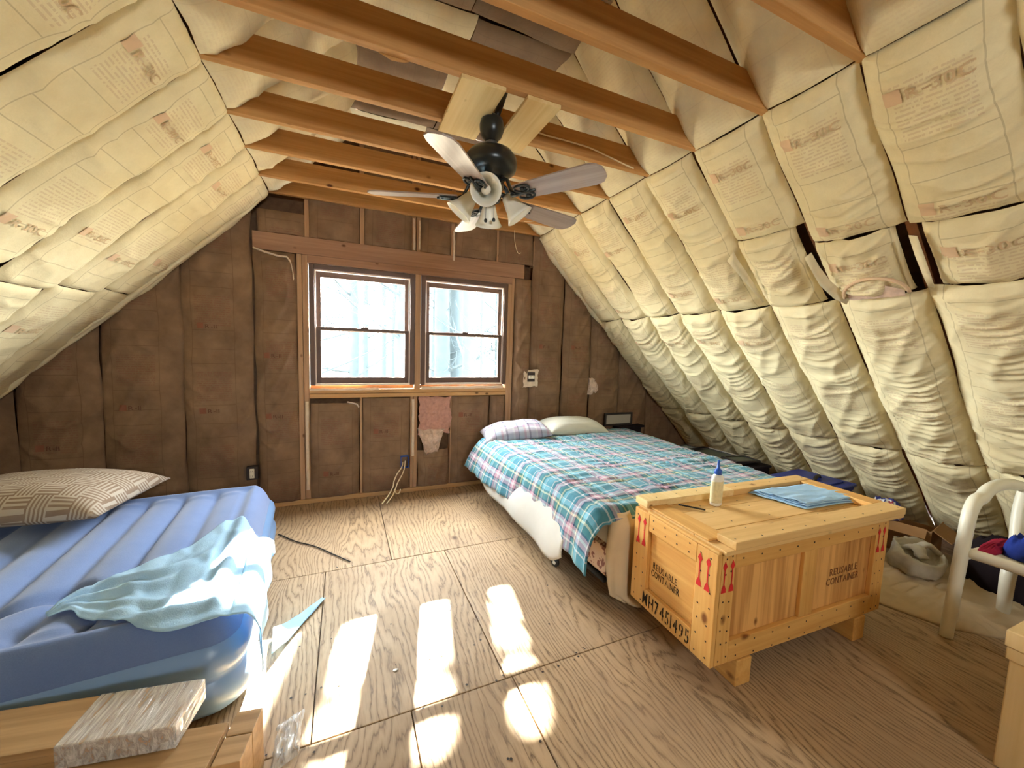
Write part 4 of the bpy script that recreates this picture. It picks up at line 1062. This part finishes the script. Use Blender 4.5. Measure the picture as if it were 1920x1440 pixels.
# ------------------------------------------------------------------ crate
def build_crate():
    W, Dp, z0, z1 = 1.165, 0.505, 0.12, 0.608
    t = thing('wooden_crate', 'pine shipping crate with stencilled lettering and red arrows at the foot of the bed', 'crate', (1.358, 1.003, 0), math.radians(-2.6))
    px, py, pz = 'crate_pine_x', 'crate_pine_y', 'crate_pine_z'
    B = lambda nm, lo, hi, m, bv=0.003: box(nm, lo, hi, m, t, bv)
    fr = 0.022
    # panels
    B('front_panel', (fr, fr, z0 + .01), (W - fr, fr + .012, z1), 'crate_panel'); B('back_panel', (fr, Dp - fr - .012, z0 + .01), (W - fr, Dp - fr, z1), 'crate_panel')
    B('side_panel', (fr, fr, z0 + .01), (fr + .012, Dp - fr, z1), py); B('side_panel', (W - fr - .012, fr, z0 + .01), (W - fr, Dp - fr, z1), py)
    B('floor_panel', (0.01, 0.01, z0), (W - .01, Dp - .01, z0 + .02), px)
    # front and back battens
    sw = 0.098
    for y0_, y1_ in ((0.0, fr), (Dp - fr, Dp)):
        B('stile', (0.024, y0_, z0 + .004), (sw, y1_, z1), pz); B('stile', (W - sw, y0_, z0 + .004), (W - 0.0, y1_, z1), pz)
        B('rail', (sw, y0_, z0 + .003), (W - sw, y1_, z0 + .098), px); B('rail', (sw, y0_, z1 - .072), (W - sw, y1_, z1), px)
        B('middle_stile', (W / 2 - .045, y0_ + .004, z0 + .099), (W / 2 + .045, y1_, z1 - .073), pz)
    # side battens
    for x0_, x1_ in ((0.0, fr), (W - fr, W)):
        B('stile', (x0_, 0.0 if x0_ == 0 else fr, z0 + .002), (x1_, 0.105, z1), pz); B('stile', (x0_, Dp - 0.105, z0 + .002), (x1_, Dp, z1), pz)
        B('rail', (x0_, 0.106, z0 + .002), (x1_, Dp - .106, z0 + .100), py); B('rail', (x0_, 0.106, z1 - .085), (x1_, Dp - .106, z1), py)
    # corner posts seen on the left face
    # lid: three boards, a raised frame on three sides
    lx0, lx1, ly0, ly1 = 0.020, W + 0.085, -0.022, Dp + 0.01
    zl = z1 + 0.001
    ys = [ly0 + .004, 0.145, 0.335, ly1 - .004]
    for a, b in zip(ys[:-1], ys[1:]): B('lid_board', (lx0, a + .001, zl), (lx1, b - .001, zl + .018), 'crate_lid_wood', 0.002)
    zt = zl + 0.0185
    B('lid_batten', (lx0 + .045, ly0, zt), (lx1, 0.070, zt + .034), 'crate_lid_wood')
    B('lid_batten', (lx0 - .015, ly1 - .088, zt), (0.60, ly1, zt + .035), 'brace_wood'); B('lid_batten', (0.602, ly1 - .086, zt), (lx1, ly1, zt + .034), 'crate_lid_wood')
    B('lid_batten', (lx1 - .10, 0.071, zt), (lx1, ly1 - .089, zt + .033), py)
    B('lid_batten', (lx0, 0.071, zt), (lx0 + .11, ly1 - .089, zt + .010), py)
    B('lid_edge_strip', (0.0, ly0 + .02, zl), (lx0 - .002, ly1 - .10, zl + .012), py)
    # skids
    for x in (0.150, 0.955): B('skid', (x, -0.006, 0), (x + .088, Dp - .01, z0 - .0005), py, 0.004)
    # lettering on the left face (x = 0): reads from the back corner towards the front
    ex, ey = (0, -1, 0), (0, 0, 1)
    lettering('stencil_lettering', 'REUSABLE', 0.046, (fr - .0015, 0.375, z0 + .220), ex, ey, 'ink_black', t, 0.0020, 0.66, 0.9)
    lettering('stencil_lettering', 'CONTAINER', 0.046, (fr - .0015, 0.385, z0 + .180), ex, ey, 'ink_black', t, 0.0020, 0.62, 0.9)
    lettering('stencil_lettering', 'MH7451495', 0.092, (-.0015, 0.412, z0 + .022), ex, ey, 'ink_black', t, 0.0030, 0.58, 1.0)
    ex, ey = (1, 0, 0), (0, 0, 1)
    lettering('stencil_lettering', 'REUSABLE', 0.050, (0.765, fr - .0015, z0 + .245), ex, ey, 'ink_faded', t, 0.0025, 0.85, 1.0)
    lettering('stencil_lettering', 'CONTAINER', 0.050, (0.745, fr - .0015, z0 + .198), ex, ey, 'ink_faded', t, 0.0025, 0.80, 1.0)
    # this-way-up arrows in pairs
    def arrows(o, ex, ey, h=0.145):
        o, ex, ey = Vector(o), Vector(ex), Vector(ey); V = []; F = []
        for dx in (0.0, 0.042):
            sh = [(-.003, .030), (.003, .030), (.003, h - .04), (-.003, h - .04)]
            hd = [(-.012, h - .024), (0, h - .045), (.012, h - .024), (0, h)]
            bs = [(-.014, 0), (.014, 0), (.011, .018), (.004, .034), (-.004, .034), (-.011, .018)]
            for poly in (sh, hd, bs):
                k = len(V); V += [o + ex * (x + dx) + ey * y for x, y in poly]; F.append(tuple(range(k, k + len(poly))))
        pyd('arrow_mark', V, F, 'ink_red', t)
    arrows((-.0015, 0.470, z1 - .175), (0, -1, 0), (0, 0, 1)); arrows((-.0015, 0.085, z1 - .175), (0, -1, 0), (0, 0, 1))
    arrows((0.040, -.0015, z1 - .165), (1, 0, 0), (0, 0, 1), 0.135); arrows((W - .078, -.0015, z1 - .165), (1, 0, 0), (0, 0, 1), 0.13)
    # nail heads
    bm = bmesh.new()
    def nail(p, nrm):
        m = Matrix.Translation(p) @ Vector(nrm).to_track_quat('Z', 'Y').to_matrix().to_4x4()
        bmesh.ops.create_circle(bm, cap_ends=True, segments=7, radius=0.0042, matrix=m)
    rr = random.Random(3)
    j = lambda: rr.uniform(-.006, .006)
    for yy in (0.03, 0.08, Dp - .03, Dp - .08):
        for zz in np.linspace(z0 + .03, z1 - .03, 7): nail((-.0012, yy + j(), zz + j()), (-1, 0, 0))
    for yy in np.linspace(.14, Dp - .14, 4):
        for zz in (z1 - .02, z1 - .06): nail((-.0012, yy + j(), zz), (-1, 0, 0))
    for xx in (0.045, 0.08, W - .04, W - .08):
        for zz in np.linspace(z0 + .03, z1 - .02, 8): nail((xx + j(), -.0012, zz + j()), (0, -1, 0))
    for xx in np.linspace(.14, W - .14, 9):
        for zz in (z0 + .02, z0 + .075, z1 - .03): nail((xx + j(), -.0012, zz + j()), (0, -1, 0))
    for xx in np.linspace(.09, W + .05, 9):
        nail((xx, 0.0 + j(), zt + .0348), (0, 0, 1)); nail((xx, Dp - .04 + j(), zt + .0358), (0, 0, 1))
    for xx in (0.06, 0.10, .3, .55, .8): 
        for yy in (.12, .19, .30, .37): nail((xx + j(), yy, zl + .0190), (0, 0, 1)) if xx > .14 else None
    n = bm_obj('nail_head', bm, 'nail_dark', t); n['kind'] = 'stuff'
build_crate()
CZ = 0.608 + 0.001 + 0.0185
# glue bottle standing on the crate
t = thing('glue_bottle', 'white squeeze bottle of glue with a blue spout standing on the crate', 'bottle', (1.762, 1.345, CZ), 0)
def oval(name, prof, mat, par, sy=0.72, seg=24):
    V = []; n = len(prof)
    for r, z in prof:
        for k in range(seg):
            a = 2 * PI * k / seg; V.append((r * math.cos(a), r * sy * math.sin(a), z))
    F = gridfaces(seg, n, 0, True); F.append(tuple(range(seg))[::-1]); F.append(tuple(range((n - 1) * seg, n * seg)))
    return pyd(name, V, F, mat, par, True)
oval('body', [(.028, 0), (.033, .004), (.034, .02), (.034, .142), (.032, .153), (.022, .163), (.015, .167)], 'bottle_white', t)
oval('label', [(.0345, .018), (.0347, .022), (.0347, .125), (.0345, .130)], 'bottle_label', t)
lathe('cap', [(0, .165), (.018, .165), (.018, .186), (.012, .192), (.008, .196), (.006, .225), (.004, .238), (0, .239)], 'blue_plastic', t, 20)
# carpenter's pencil and a small brush handle on the lid
o = tube('pencil', [(1.545, 1.385, CZ + .016), (1.640, 1.305, CZ + .006)], 0.004, 'cable_black', None, 6); tag(o, 'dark pencil lying on the crate lid left of the glue bottle', 'pencil')
o = tube('brush', [(1.83, 1.41, CZ + .007), (1.88, 1.44, CZ + .008), (1.935, 1.462, CZ + .009)], [.005, .006, .007], 'cream_fabric', None, 8); tag(o, 'small pale brush handle lying on the crate right of the glue bottle', 'brush')
# folded blue drape on the crate
def folded():
    t = thing('folded_cloth', 'light blue disposable cloth folded flat on the crate lid', 'cloth', (2.36, 1.24, CZ + .002), -0.08)
    rr = random.Random(5)
    for k in range(4):
        n = 24; U, V = np.meshgrid(np.linspace(-1, 1, n), np.linspace(-1, 1, n)); L = 0.245 - 0.012 * k; D = 0.125 - 0.006 * k
        X = U * L + V * -0.05 + rr.uniform(-.012, .012); Y = V * D + rr.uniform(-.008, .008) + 0.02 * np.clip(U - .3, 0, 1) * (k < 2) * -1.3
        Z = 0.007 * k + 0.004 + 0.006 * fbm(U * 3, V * 3, 8 + k) + 0.006 * ridge(U * 1.5 + V, V * 2, 4 + k) ** 4
        gridobj('fold_layer', np.stack([X, Y, Z], -1), 'drape_paper', t, None, True, 0.003)
folded()

# ------------------------------------------------------------------ air mattress
AM_O = Vector((-0.505, 3.20, 0)); AM_A = math.radians(4.6)
AW, AL = 1.45, 1.56
def am_top(x, y):
    """x from -AW (left) to 0 (right), y from 0 (far) to AL (near): height"""
    x = np.asarray(x, float); y = np.asarray(y, float)
    e = np.minimum(np.minimum(-x, x + AW), np.minimum(y, AL - y))
    rim = np.exp(-((e - 0.085) / 0.055) ** 2)
    inn = np.clip((e - 0.11) / 0.05, 0, 1)
    ch = np.abs(np.sin(PI * (x + 0.12) / 0.172)) ** 0.55
    z = 0.325 + 0.066 * rim + inn * (0.006 + 0.046 * ch)
    pinch = np.exp(-((y - 1.14 + 0.05 * np.sin(x * 18)) / 0.035) ** 2) * np.clip((x + 1.0) / .2, 0, 1)
    z = z - 0.035 * pinch * inn * np.clip((0.3 + x) * -6 + 1, 0, 1)
    z = z - 0.06 * np.clip(1 - e / 0.05, 0, 1) ** 2
    return z + 0.010 * (fbm(x * 3, y * 3, 6) - .45)
def am_world(x, y, z):
    c, s = math.cos(AM_A), math.sin(AM_A)
    # local y runs towards the viewer
    return np.stack([AM_O.x + c * x + s * y, AM_O.y + s * x - c * y, z + 0 * x], -1)
def build_airbed():
    t = thing('air_mattress', 'blue flocked air mattress lying on the floor at the left', 'air mattress', (0, 0, 0))
    nu, nv = 130, 90
    def edge(n, L):
        s = np.linspace(0, 1, n); return (0.5 * s + 0.5 * (1 - np.cos(PI * s)) / 2) * L
    X, Y = np.meshgrid(edge(nu, AW) - AW, edge(nv, AL)); r = 0.10
    # rounded plan corners
    def rnd(X, Y):
        cx = np.clip(X, -AW + r, -r); cy = np.clip(Y, r, AL - r); dx = X - cx; dy = Y - cy; d = np.maximum(np.hypot(dx, dy), 1e-9)
        m = np.maximum(np.abs(dx), np.abs(dy)); k = np.where((np.abs(dx) > 0) & (np.abs(dy) > 0), m / d, 1.0); return cx + dx * k, cy + dy * k
    Z = am_top(X, Y); Xr, Yr = rnd(X, Y)
    gridobj('flocked_top', am_world(Xr, Yr, Z), 'mattress_flock', t, None, True, flip=True)
    # side wall with a waist seam
    per = []
    for i in range(nu): per.append((0, i))
    for j in range(1, nv): per.append((j, nu - 1))
    for i in range(nu - 2, -1, -1): per.append((nv - 1, i))
    for j in range(nv - 2, 0, -1): per.append((j, 0))
    prof = [(0.0, 1.0), (0.022, 0.90), (0.030, 0.76), (0.022, 0.62), (0.008, 0.55), (0.004, 0.52), (0.010, 0.48), (0.028, 0.36), (0.034, 0.22), (0.024, 0.08), (0.0, 0.0)]
    V = []; N = len(per); cxm, cym = -AW / 2, AL / 2
    for (o, f) in prof:
        for (j, i) in per:
            x, y, z = Xr[j, i], Yr[j, i], Z[j, i]
            sx = np.clip((x - cxm) / (AW / 2), -1, 1); sy = np.clip((y - cym) / (AL / 2), -1, 1)
            nx = math.copysign(abs(sx) ** 14, sx); ny = math.copysign(abs(sy) ** 14, sy); l = math.hypot(nx, ny) or 1
            p = am_world(np.array(x + nx / l * o), np.array(y + ny / l * o), np.array(z * f + 0.004)); V.append(p)
    pyd('side_wall', V, gridfaces(N, len(prof), 0, True), 'mattress_side', t, True)
    pyd('base', [V[(len(prof) - 1) * N + k] for k in range(N)], [tuple(range(N))], 'mattress_side', t)
build_airbed()
def am_local(wx, wy):
    c, s = math.cos(AM_A), math.sin(AM_A); dx, dy = wx - AM_O.x, wy - AM_O.y
    return c * dx + s * dy, s * dx - c * dy
# crumpled light blue disposable sheet thrown over the near right of the mattress
def build_drape():
    up = [(-1.01, 1.875), (-0.97, 1.99), (-0.88, 2.12), (-0.79, 2.19), (-0.71, 2.27), (-0.65, 2.42), (-0.575, 2.54), (-0.49, 2.43), (-0.42, 2.25)]
    lo = [(-0.985, 1.84), (-0.93, 1.85), (-0.88, 1.80), (-0.78, 1.74), (-0.69, 1.68), (-0.60, 1.62), (-0.54, 1.61), (-0.47, 1.63), (-0.40, 1.63)]
    U = spline([(a, b, 0) for a, b in up], 8); Lw = spline([(a, b, 0) for a, b in lo], 8); n = len(U); m = 46
    k0 = 18; P = np.zeros((m, n + k0, 3))
    for i in range(n):
        for j in range(m):
            v = j / (m - 1); p = U[i].lerp(Lw[i], v); lx, ly = am_local(p.x, p.y); lx = min(lx, -0.03)
            u = i / (n - 1)
            h = 0.010 + 0.010 * float(fbm(p.x * 8, p.y * 8, 3)) + 0.010 * float(ridge(p.x * 5 - p.y * 3, p.y * 8 + p.x * 6, 5)) ** 4
            # two long lifted folds running from the left tip towards the right
            for (vc, amp, wd, off) in ((0.42, 0.040, 0.07, 0.10), (0.56, 0.028, 0.05, -0.10), (0.78, 0.016, 0.05, 0.0)):
                h += amp * math.exp(-((v - vc - off * (u - .5)) / wd) ** 2) * math.sin(min(1, u * 1.25) * PI) ** 0.6
            z = float(am_top(lx, ly)); zc = 0.372
            P[j, i] = (p.x, p.y, max(z, zc * 0.985) + h)
    # hang over the right side
    for j in range(m):
        v = j / (m - 1); a = Vector(P[j, n - 1]); lx, ly = am_local(a.x, a.y)
        drop = 0.10 + 0.14 * v ** 1.5
        for k in range(k0):
            q = (k + 1) / k0
            out = 0.075 * math.sin(min(1, q * 2.2) * PI / 2) + 0.018 * math.sin(v * 19 + q * 2) * q
            lxx = min(-0.03, lx) + (0.03 - min(-0.03, lx)) * min(1, q * 1.8) + out * 0.55
            w_ = am_world(np.array(lxx), np.array(ly + 0.05 * q * v), np.array(0)); z = a.z + 0.004 - drop * max(0, q - .25) ** 1.3 * 1.4
            P[j, n + k] = (w_[0], w_[1], z)
    t = gridobj('disposable_sheet', P, 'drape_paper', None, None, True, 0.003)
    tag(t, 'crumpled light blue disposable sheet thrown over the right edge of the air mattress', 'sheet')
    # tail of the same sheet trailing on to the floor
    n = 24; T = np.zeros((6, n, 3))
    for i in range(n):
        u = i / (n - 1)
        for j in range(6):
            v = j / 5; wd = 0.17 * (1 - u) ** 1.2 + 0.012
            x = -0.325 + 0.20 * u + 0.02 * v; y = 2.02 + 0.20 * u - wd * v
            z = 0.006 + 0.03 * max(0, 1 - u * 2.6) ** 2 + 0.010 * float(vnoise(u * 8, v * 4, 9))
            T[j, i] = (x, y, z)
    gridobj('trailing_corner', T, 'drape_paper', t, None, True, 0.003)
build_drape()
pillow('cushion', 'brown and cream geometric patterned pillow on the air mattress', (-1.60, 2.98, 0.455), (0.95, 0.62, 0.22), (0.0, -0.02, -0.17), 'pillow_geometric', 31, 0.1, wr=0.006)

# ------------------------------------------------------------------ flooring boards stacked in the near left corner
def build_boards():
    t = thing('flooring_pack', 'pack of wood-grain flooring boards with plastic wrap over its end, near left corner', 'flooring', (-0.455, 1.375, 0), 0.165 * -1)
    # local: x runs left (negative), y away
    for k in range(3):
        z = 0.226 + 0.022 * k
        box('board', (-0.95, -0.078, z), (-0.010 * (2 - k) , 0.083, z + .0215), 'floor_board_wood', t, 0.0015)
    wr = box('plastic_wrap', (-0.265, -0.081, 0.2245), (0.014, 0.086, 0.2945), 'plastic_wrap', t, 0.004); wr['label'] = 'crinkled clear plastic wrap over the end'
    t = thing('flooring_stack', 'lower stack of loose wood-grain flooring boards beneath the wrapped pack', 'flooring', (-0.365, 1.215, 0), -0.165)
    for k in range(8):
        z = 0.001 + 0.0275 * k
        dx = 0 if k < 7 else 0.0
        box('board', (-0.95, -0.18, z), (0.0 + 0.006 * ((k * 5) % 3 - 1), 0.125, z + .027), 'floor_board_wood', t, 0.0015)
    t = thing('flooring_plank', 'short grooved flooring plank jutting out at the right of the boards', 'flooring', (-0.285, 1.225, 0), -0.165)
    for a, b in ((0.0, 0.085), (0.088, 0.17)):
        box('board', (-0.068, a - 0.02, 0.001), (0.005, b - 0.02, 0.205), 'floor_board_wood', t, 0.002)
    n = 22; U, V = np.meshgrid(np.linspace(-1, 1, n), np.linspace(-1, 1, n))
    h = 0.006 + 0.035 * fbm(U * 2.2, V * 2.2, 3) * (1 - np.maximum(np.abs(U), np.abs(V)) ** 4) + 0.02 * ridge(U * 3, V * 3, 8) ** 2 * (1 - np.maximum(np.abs(U), np.abs(V)) ** 4)
    o = gridobj('plastic_scrap', np.stack([-0.195 + 0.035 * U * (1 + .5 * fbm(V * 3, U, 2)), 1.43 + 0.09 * V + .02 * U, h * .8], -1), 'plastic_wrap'); tag(o, 'scrap of clear plastic wrapping on the floor beside the boards', 'plastic scrap')
build_boards()

# ------------------------------------------------------------------ box at the near right
t = thing('pine_box', 'pale knotty pine box with a lipped lid at the right edge, nearest the viewer', 'box', (2.07, 0.445, 0), -0.03)
box('body', (0.012, -0.47, 0.0), (0.46, -0.008, 0.395), 'box_pine', t, 0.004)
box('lid_rim', (0.004, -0.478, 0.397), (0.468, 0.0, 0.440), 'box_pine', t, 0.004)
box('lid', (0.0, -0.482, 0.442), (0.472, 0.004, 0.500), 'box_pine', t, 0.004)

# ------------------------------------------------------------------ white plastic chair at the right
def build_chair():
    t = thing('garden_chair', 'white plastic armchair with clothes on its seat at the right edge', 'chair', (0, 0, 0))
    m = 'chair_plastic'
    for s, yo in ((0, 0.80), (1, 0.24)):
        d = 0.0 if s == 0 else 1
        leg = spline([(2.825 + .03 * d, yo - .005 + .02 * d * -1, 0.0), (2.862, yo, 0.20), (2.905, yo + .005, 0.42), (2.945, yo + .01, 0.60), (2.975, yo + .012, 0.655), (3.04, yo + .018, 0.685), (3.11, yo + .02, 0.69), (3.19, yo + .022, 0.722), (3.29, yo + .02, 0.735), (3.42, yo + .015, 0.732), (3.53, yo, 0.715)], 5)
        n = len(leg); tube('front_leg_and_arm', leg, [0.030 + 0.004 * math.sin(i / n * PI) for i in range(n)], m, t, 12, 0.85)
        tube('rear_leg', [(3.36, yo - .05, 0.0), (3.375, yo - .045, 0.2), (3.43, yo - .04, 0.40)], [0.026, 0.03, 0.034], m, t, 12)
        tube('back_post', spline([(3.44, yo - .04, 0.39), (3.50, yo - .02, 0.56), (3.55, yo - .02, 0.70), (3.56, yo - .05, 0.74)], 5), 0.026, m, t, 10)
        tube('side_rail', [(2.905, yo - .01, 0.425), (3.44, yo - .04, 0.405)], 0.022, m, t, 10)
    tube('front_rail', spline([(2.925, 0.79, 0.435), (2.928, 0.70, 0.437), (2.928, 0.62, 0.437), (2.930, 0.45, 0.437), (2.925, 0.25, 0.435)], 4), 0.027, m, t, 12)
    for k in range(6):
        x0 = 2.945 + k * 0.072; box('seat_slat', (x0, 0.27, 0.425 - .004 * k), (x0 + .062, 0.755, 0.437 - .004 * k), m, t, 0.004)
    tube('top_rail', spline([(3.56, 0.75, 0.74), (3.575, 0.60, 0.755), (3.575, 0.42, 0.755), (3.56, 0.19, 0.74)], 4), 0.026, m, t, 10)
    for k in range(4):
        y = 0.30 + k * 0.125; tube('back_slat', [(3.44, y, 0.40), (3.51, y, 0.58), (3.57, y, 0.75)], 0.020, m, t, 8, 0.5)
build_chair()
def heap(name, label, cat, loc, size, mat, seed, n=30, amp=0.5, rf=1.0):
    U, V = np.meshgrid(np.linspace(-1, 1, n), np.linspace(-1, 1, n)); r = np.clip(1 - np.maximum(np.abs(U), np.abs(V)) ** 3, 0, 1)
    ang = np.arctan2(V, U); rr = np.maximum(np.abs(U), np.abs(V)); k = 1 + 0.22 * (fbm(np.cos(ang) * 1.6 + 5, np.sin(ang) * 1.6, seed) - .45)
    X = np.cos(ang) * rr * k; Y = np.sin(ang) * rr * k
    h = r ** 0.6 * (0.55 + amp * (fbm(U * 2, V * 2, seed + 3) - .3)) + 0.35 * r ** .5 * ridge(U * 2.2 * rf + V, V * 2.6 * rf, seed + 5) ** 3
    P = np.stack([X * size[0] / 2, Y * size[1] / 2, h * size[2]], -1); P = P
    nv, nu = P.shape[:2]; B = P.copy(); B[..., 2] = 0
    Vv = np.concatenate([P.reshape(-1, 3), B.reshape(-1, 3)]); F = gridfaces(nu, nv) + [f[::-1] for f in gridfaces(nu, nv, nu * nv)]
    o = pyd(name, Vv, F, mat, None, True, None, loc)
    bm = bmesh.new(); bm.from_mesh(o.data); bmesh.ops.remove_doubles(bm, verts=bm.verts, dist=0.0008); bm.to_mesh(o.data); bm.free()
    return tag(o, label, cat)
heap('jacket', 'crumpled blue garment on the seat of the white chair', 'clothes', (3.17, 0.655, 0.438), (0.26, 0.17, 0.12), 'blue_fabric', 3)
heap('shirt', 'dark red garment lying on the chair seat behind the blue one', 'clothes', (3.16, 0.755, 0.436), (0.42, 0.08, 0.035), 'red_fabric', 6)
heap('cloth', 'pale cloth on the chair seat in front of the blue garment', 'clothes', (3.03, 0.55, 0.440), (0.16, 0.14, 0.07), 'cream_fabric', 8)
# clutter under the slope
heap('floor_cloth', 'rumpled beige sheet spread on the floor right of the crate', 'sheet', (3.45, 1.06, 0.001), (1.20, 0.95, 0.055), 'cream_fabric', 12, 80, 0.6, 3.0)
def bundle():
    t = thing('laundry_bundle', 'white towelling bundle with a rolled rim on the beige sheet', 'laundry', (3.42, 1.13, 0.03), 0.3)
    prof = [(0.0, 0.0), (0.10, 0.0), (0.15, 0.03), (0.175, 0.09), (0.18, 0.14), (0.168, 0.175), (0.150, 0.185), (0.130, 0.172), (0.115, 0.14), (0.09, 0.125), (0.0, 0.12)]
    V = []; seg = 40
    for i, (r, z) in enumerate(prof):
        for k in range(seg):
            a = 2 * PI * k / seg; q = 0.82 * (1 + 0.34 * (float(fbm(math.cos(a) * 2.4 + 4, math.sin(a) * 2.4 + i * .35, 4)) - .45) * 2)
            V.append((r * q * math.cos(a) * 1.25, r * q * math.sin(a) * 0.95, z * 0.85 + (0.035 * math.sin(a + .6) + 0.05 * (float(fbm(math.cos(a) * 3, math.sin(a) * 3 + i, 14)) - .45)) * (z > .05)))
    pyd('basket_cloth', V, gridfaces(seg, len(prof), 0, True), 'bundle_cloth', t, True)
    for k, (x, y, a) in enumerate(((0.02, 0.0, .2), (-.04, .02, 1.0), (.05, -.03, 2.0))):
        tube('fold', spline([(x - .09 * math.cos(a), y - .06 * math.sin(a), .135), (x, y, .165 + .01 * k), (x + .09 * math.cos(a), y + .06 * math.sin(a), .135)], 5), 0.030, 'bundle_cloth', t, 8, 0.6)
bundle()
heap('towel', 'grey white towel crumpled between the crate and the white bundle', 'towel', (3.40, 1.42, 0.04), (0.30, 0.22, 0.12), 'white_fabric', 22)
def cardboard():
    t = thing('cardboard_box', 'open brown cardboard box with torn flaps under the slope', 'box', (3.83, 1.36, 0.0), 0.15)
    a = 0.17; h = 0.24
    for lo, hi in (((-a, -a, 0), (-a + .006, a, h)), ((a - .006, -a, 0), (a, a, h - .06)), ((-a + .006, -a, 0), (a - .006, -a + .006, h)), ((-a + .006, a - .006, 0), (a - .006, a, h))):
        box('side', lo, hi, 'cardboard', t, 0.001)
    box('bottom', (-a + .006, -a + .006, 0), (a - .006, a - .006, .006), 'cardboard', t, 0.001)
    f = box('flap', (-a - .09, -a + .02, h - .002), (-a + .004, a - .03, h + .004), 'cardboard', t, 0.001); f.rotation_euler = (0, -0.5, 0.1); f.location.z -= .02
    f = box('flap', (-a + .02, -a - .10, h - .002), (a - .06, -a + .004, h + .004), 'cardboard', t, 0.001); f.rotation_euler = (0.55, 0, 0.0); f.location.z -= .025
cardboard()
heap('snack_bag', 'shiny blue bag with white and red stripes on the cardboard box', 'bag', (3.72, 1.44, 0.245), (0.24, 0.20, 0.15), 'bag_stripes', 41, 24)
def tote():
    t = thing('storage_tote', 'blue plastic storage tote with a dark handle behind the crate', 'tote', (3.52, 1.86, 0.0), 0.06)
    V = []
    for z, k in ((0.0, .86), (0.02, .88), (0.34, .97), (0.345, 1.0), (0.375, 1.02)):
        for x, y in ((-1, -1), (1, -1), (1, 1), (-1, 1)): V.append((x * .27 * k, y * .20 * k, z))
    pyd('tub', V, gridfaces(4, 5, 0, True) + [(3, 2, 1, 0)], 'tote_blue', t)
    box('lid', (-.285, -.215, .376), (.285, .215, .398), 'tote_blue', t, 0.008); box('lid_panel', (-.22, -.15, .398), (.22, .15, .410), 'tote_blue', t, 0.006)
    tube('handle', spline([(-.02, -.05, .41), (0.02, -.045, .432), (.09, -.03, .432), (.13, -.02, .41)], 4), .014, 'cable_black', t, 8)
tote()
def pictures():
    b = thing('low_chest', 'low dark chest under the slope carrying framed pictures', 'chest', (3.52, 2.72, 0.0), 0.0)
    box('body', (-.27, -.38, 0), (.27, .38, .33), 'dark_fabric', b, 0.01); box('lid', (-.28, -.39, .331), (.28, .39, .355), 'dark_fabric', b, 0.006)
    def pic(label, x, y, z, sx, sy, rz, ry, mat):
        t = thing('framed_picture', label, 'picture', (x, y, z), rz); t.rotation_euler = (0, ry, rz)
        f = 0.025
        for lo, hi in (((-sx, -sy, 0), (sx, -sy + f, .02)), ((-sx, sy - f, 0), (sx, sy, .02)), ((-sx, -sy + f, 0), (-sx + f, sy - f, .02)), ((sx - f, -sy + f, 0), (sx, sy - f, .02))):
            box('frame_bar', lo, hi, 'picture_frame_dark', t, 0.003)
        box('picture', (-sx + f, -sy + f, 0.002), (sx - f, sy - f, .012), mat, t, 0)
        return t
    p = pic('wide dark green framed picture lying on the chest right of the bed', 3.50, 2.70, 0.357, .23, .27, 0.05, 0.0, 'picture_green')
    box('pale_edge', (.205, -.22, .0205), (.225, .25, .026), 'picture_mat', p, 0.001)
    pic('small grey-green framed picture lying furthest back on the chest', 3.42, 3.02, 0.379, .10, .085, 0.1, 0.0, 'picture_glass_grey')
    pic('small dark picture with a pale frame edge lying nearest on the chest', 3.58, 2.50, 0.379, .14, .10, -0.2, 0.0, 'picture_green')
pictures()
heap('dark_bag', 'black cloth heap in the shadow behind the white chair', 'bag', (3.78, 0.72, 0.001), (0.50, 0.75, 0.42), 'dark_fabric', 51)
o = heap('floor_fragment', 'small white chip lying on the plywood floor', 'scrap', (0.02, 1.58, 0.001), (0.022, 0.016, 0.004), 'bottle_white', 61, 8)
o.location = (0.19, 1.60, 0.001)
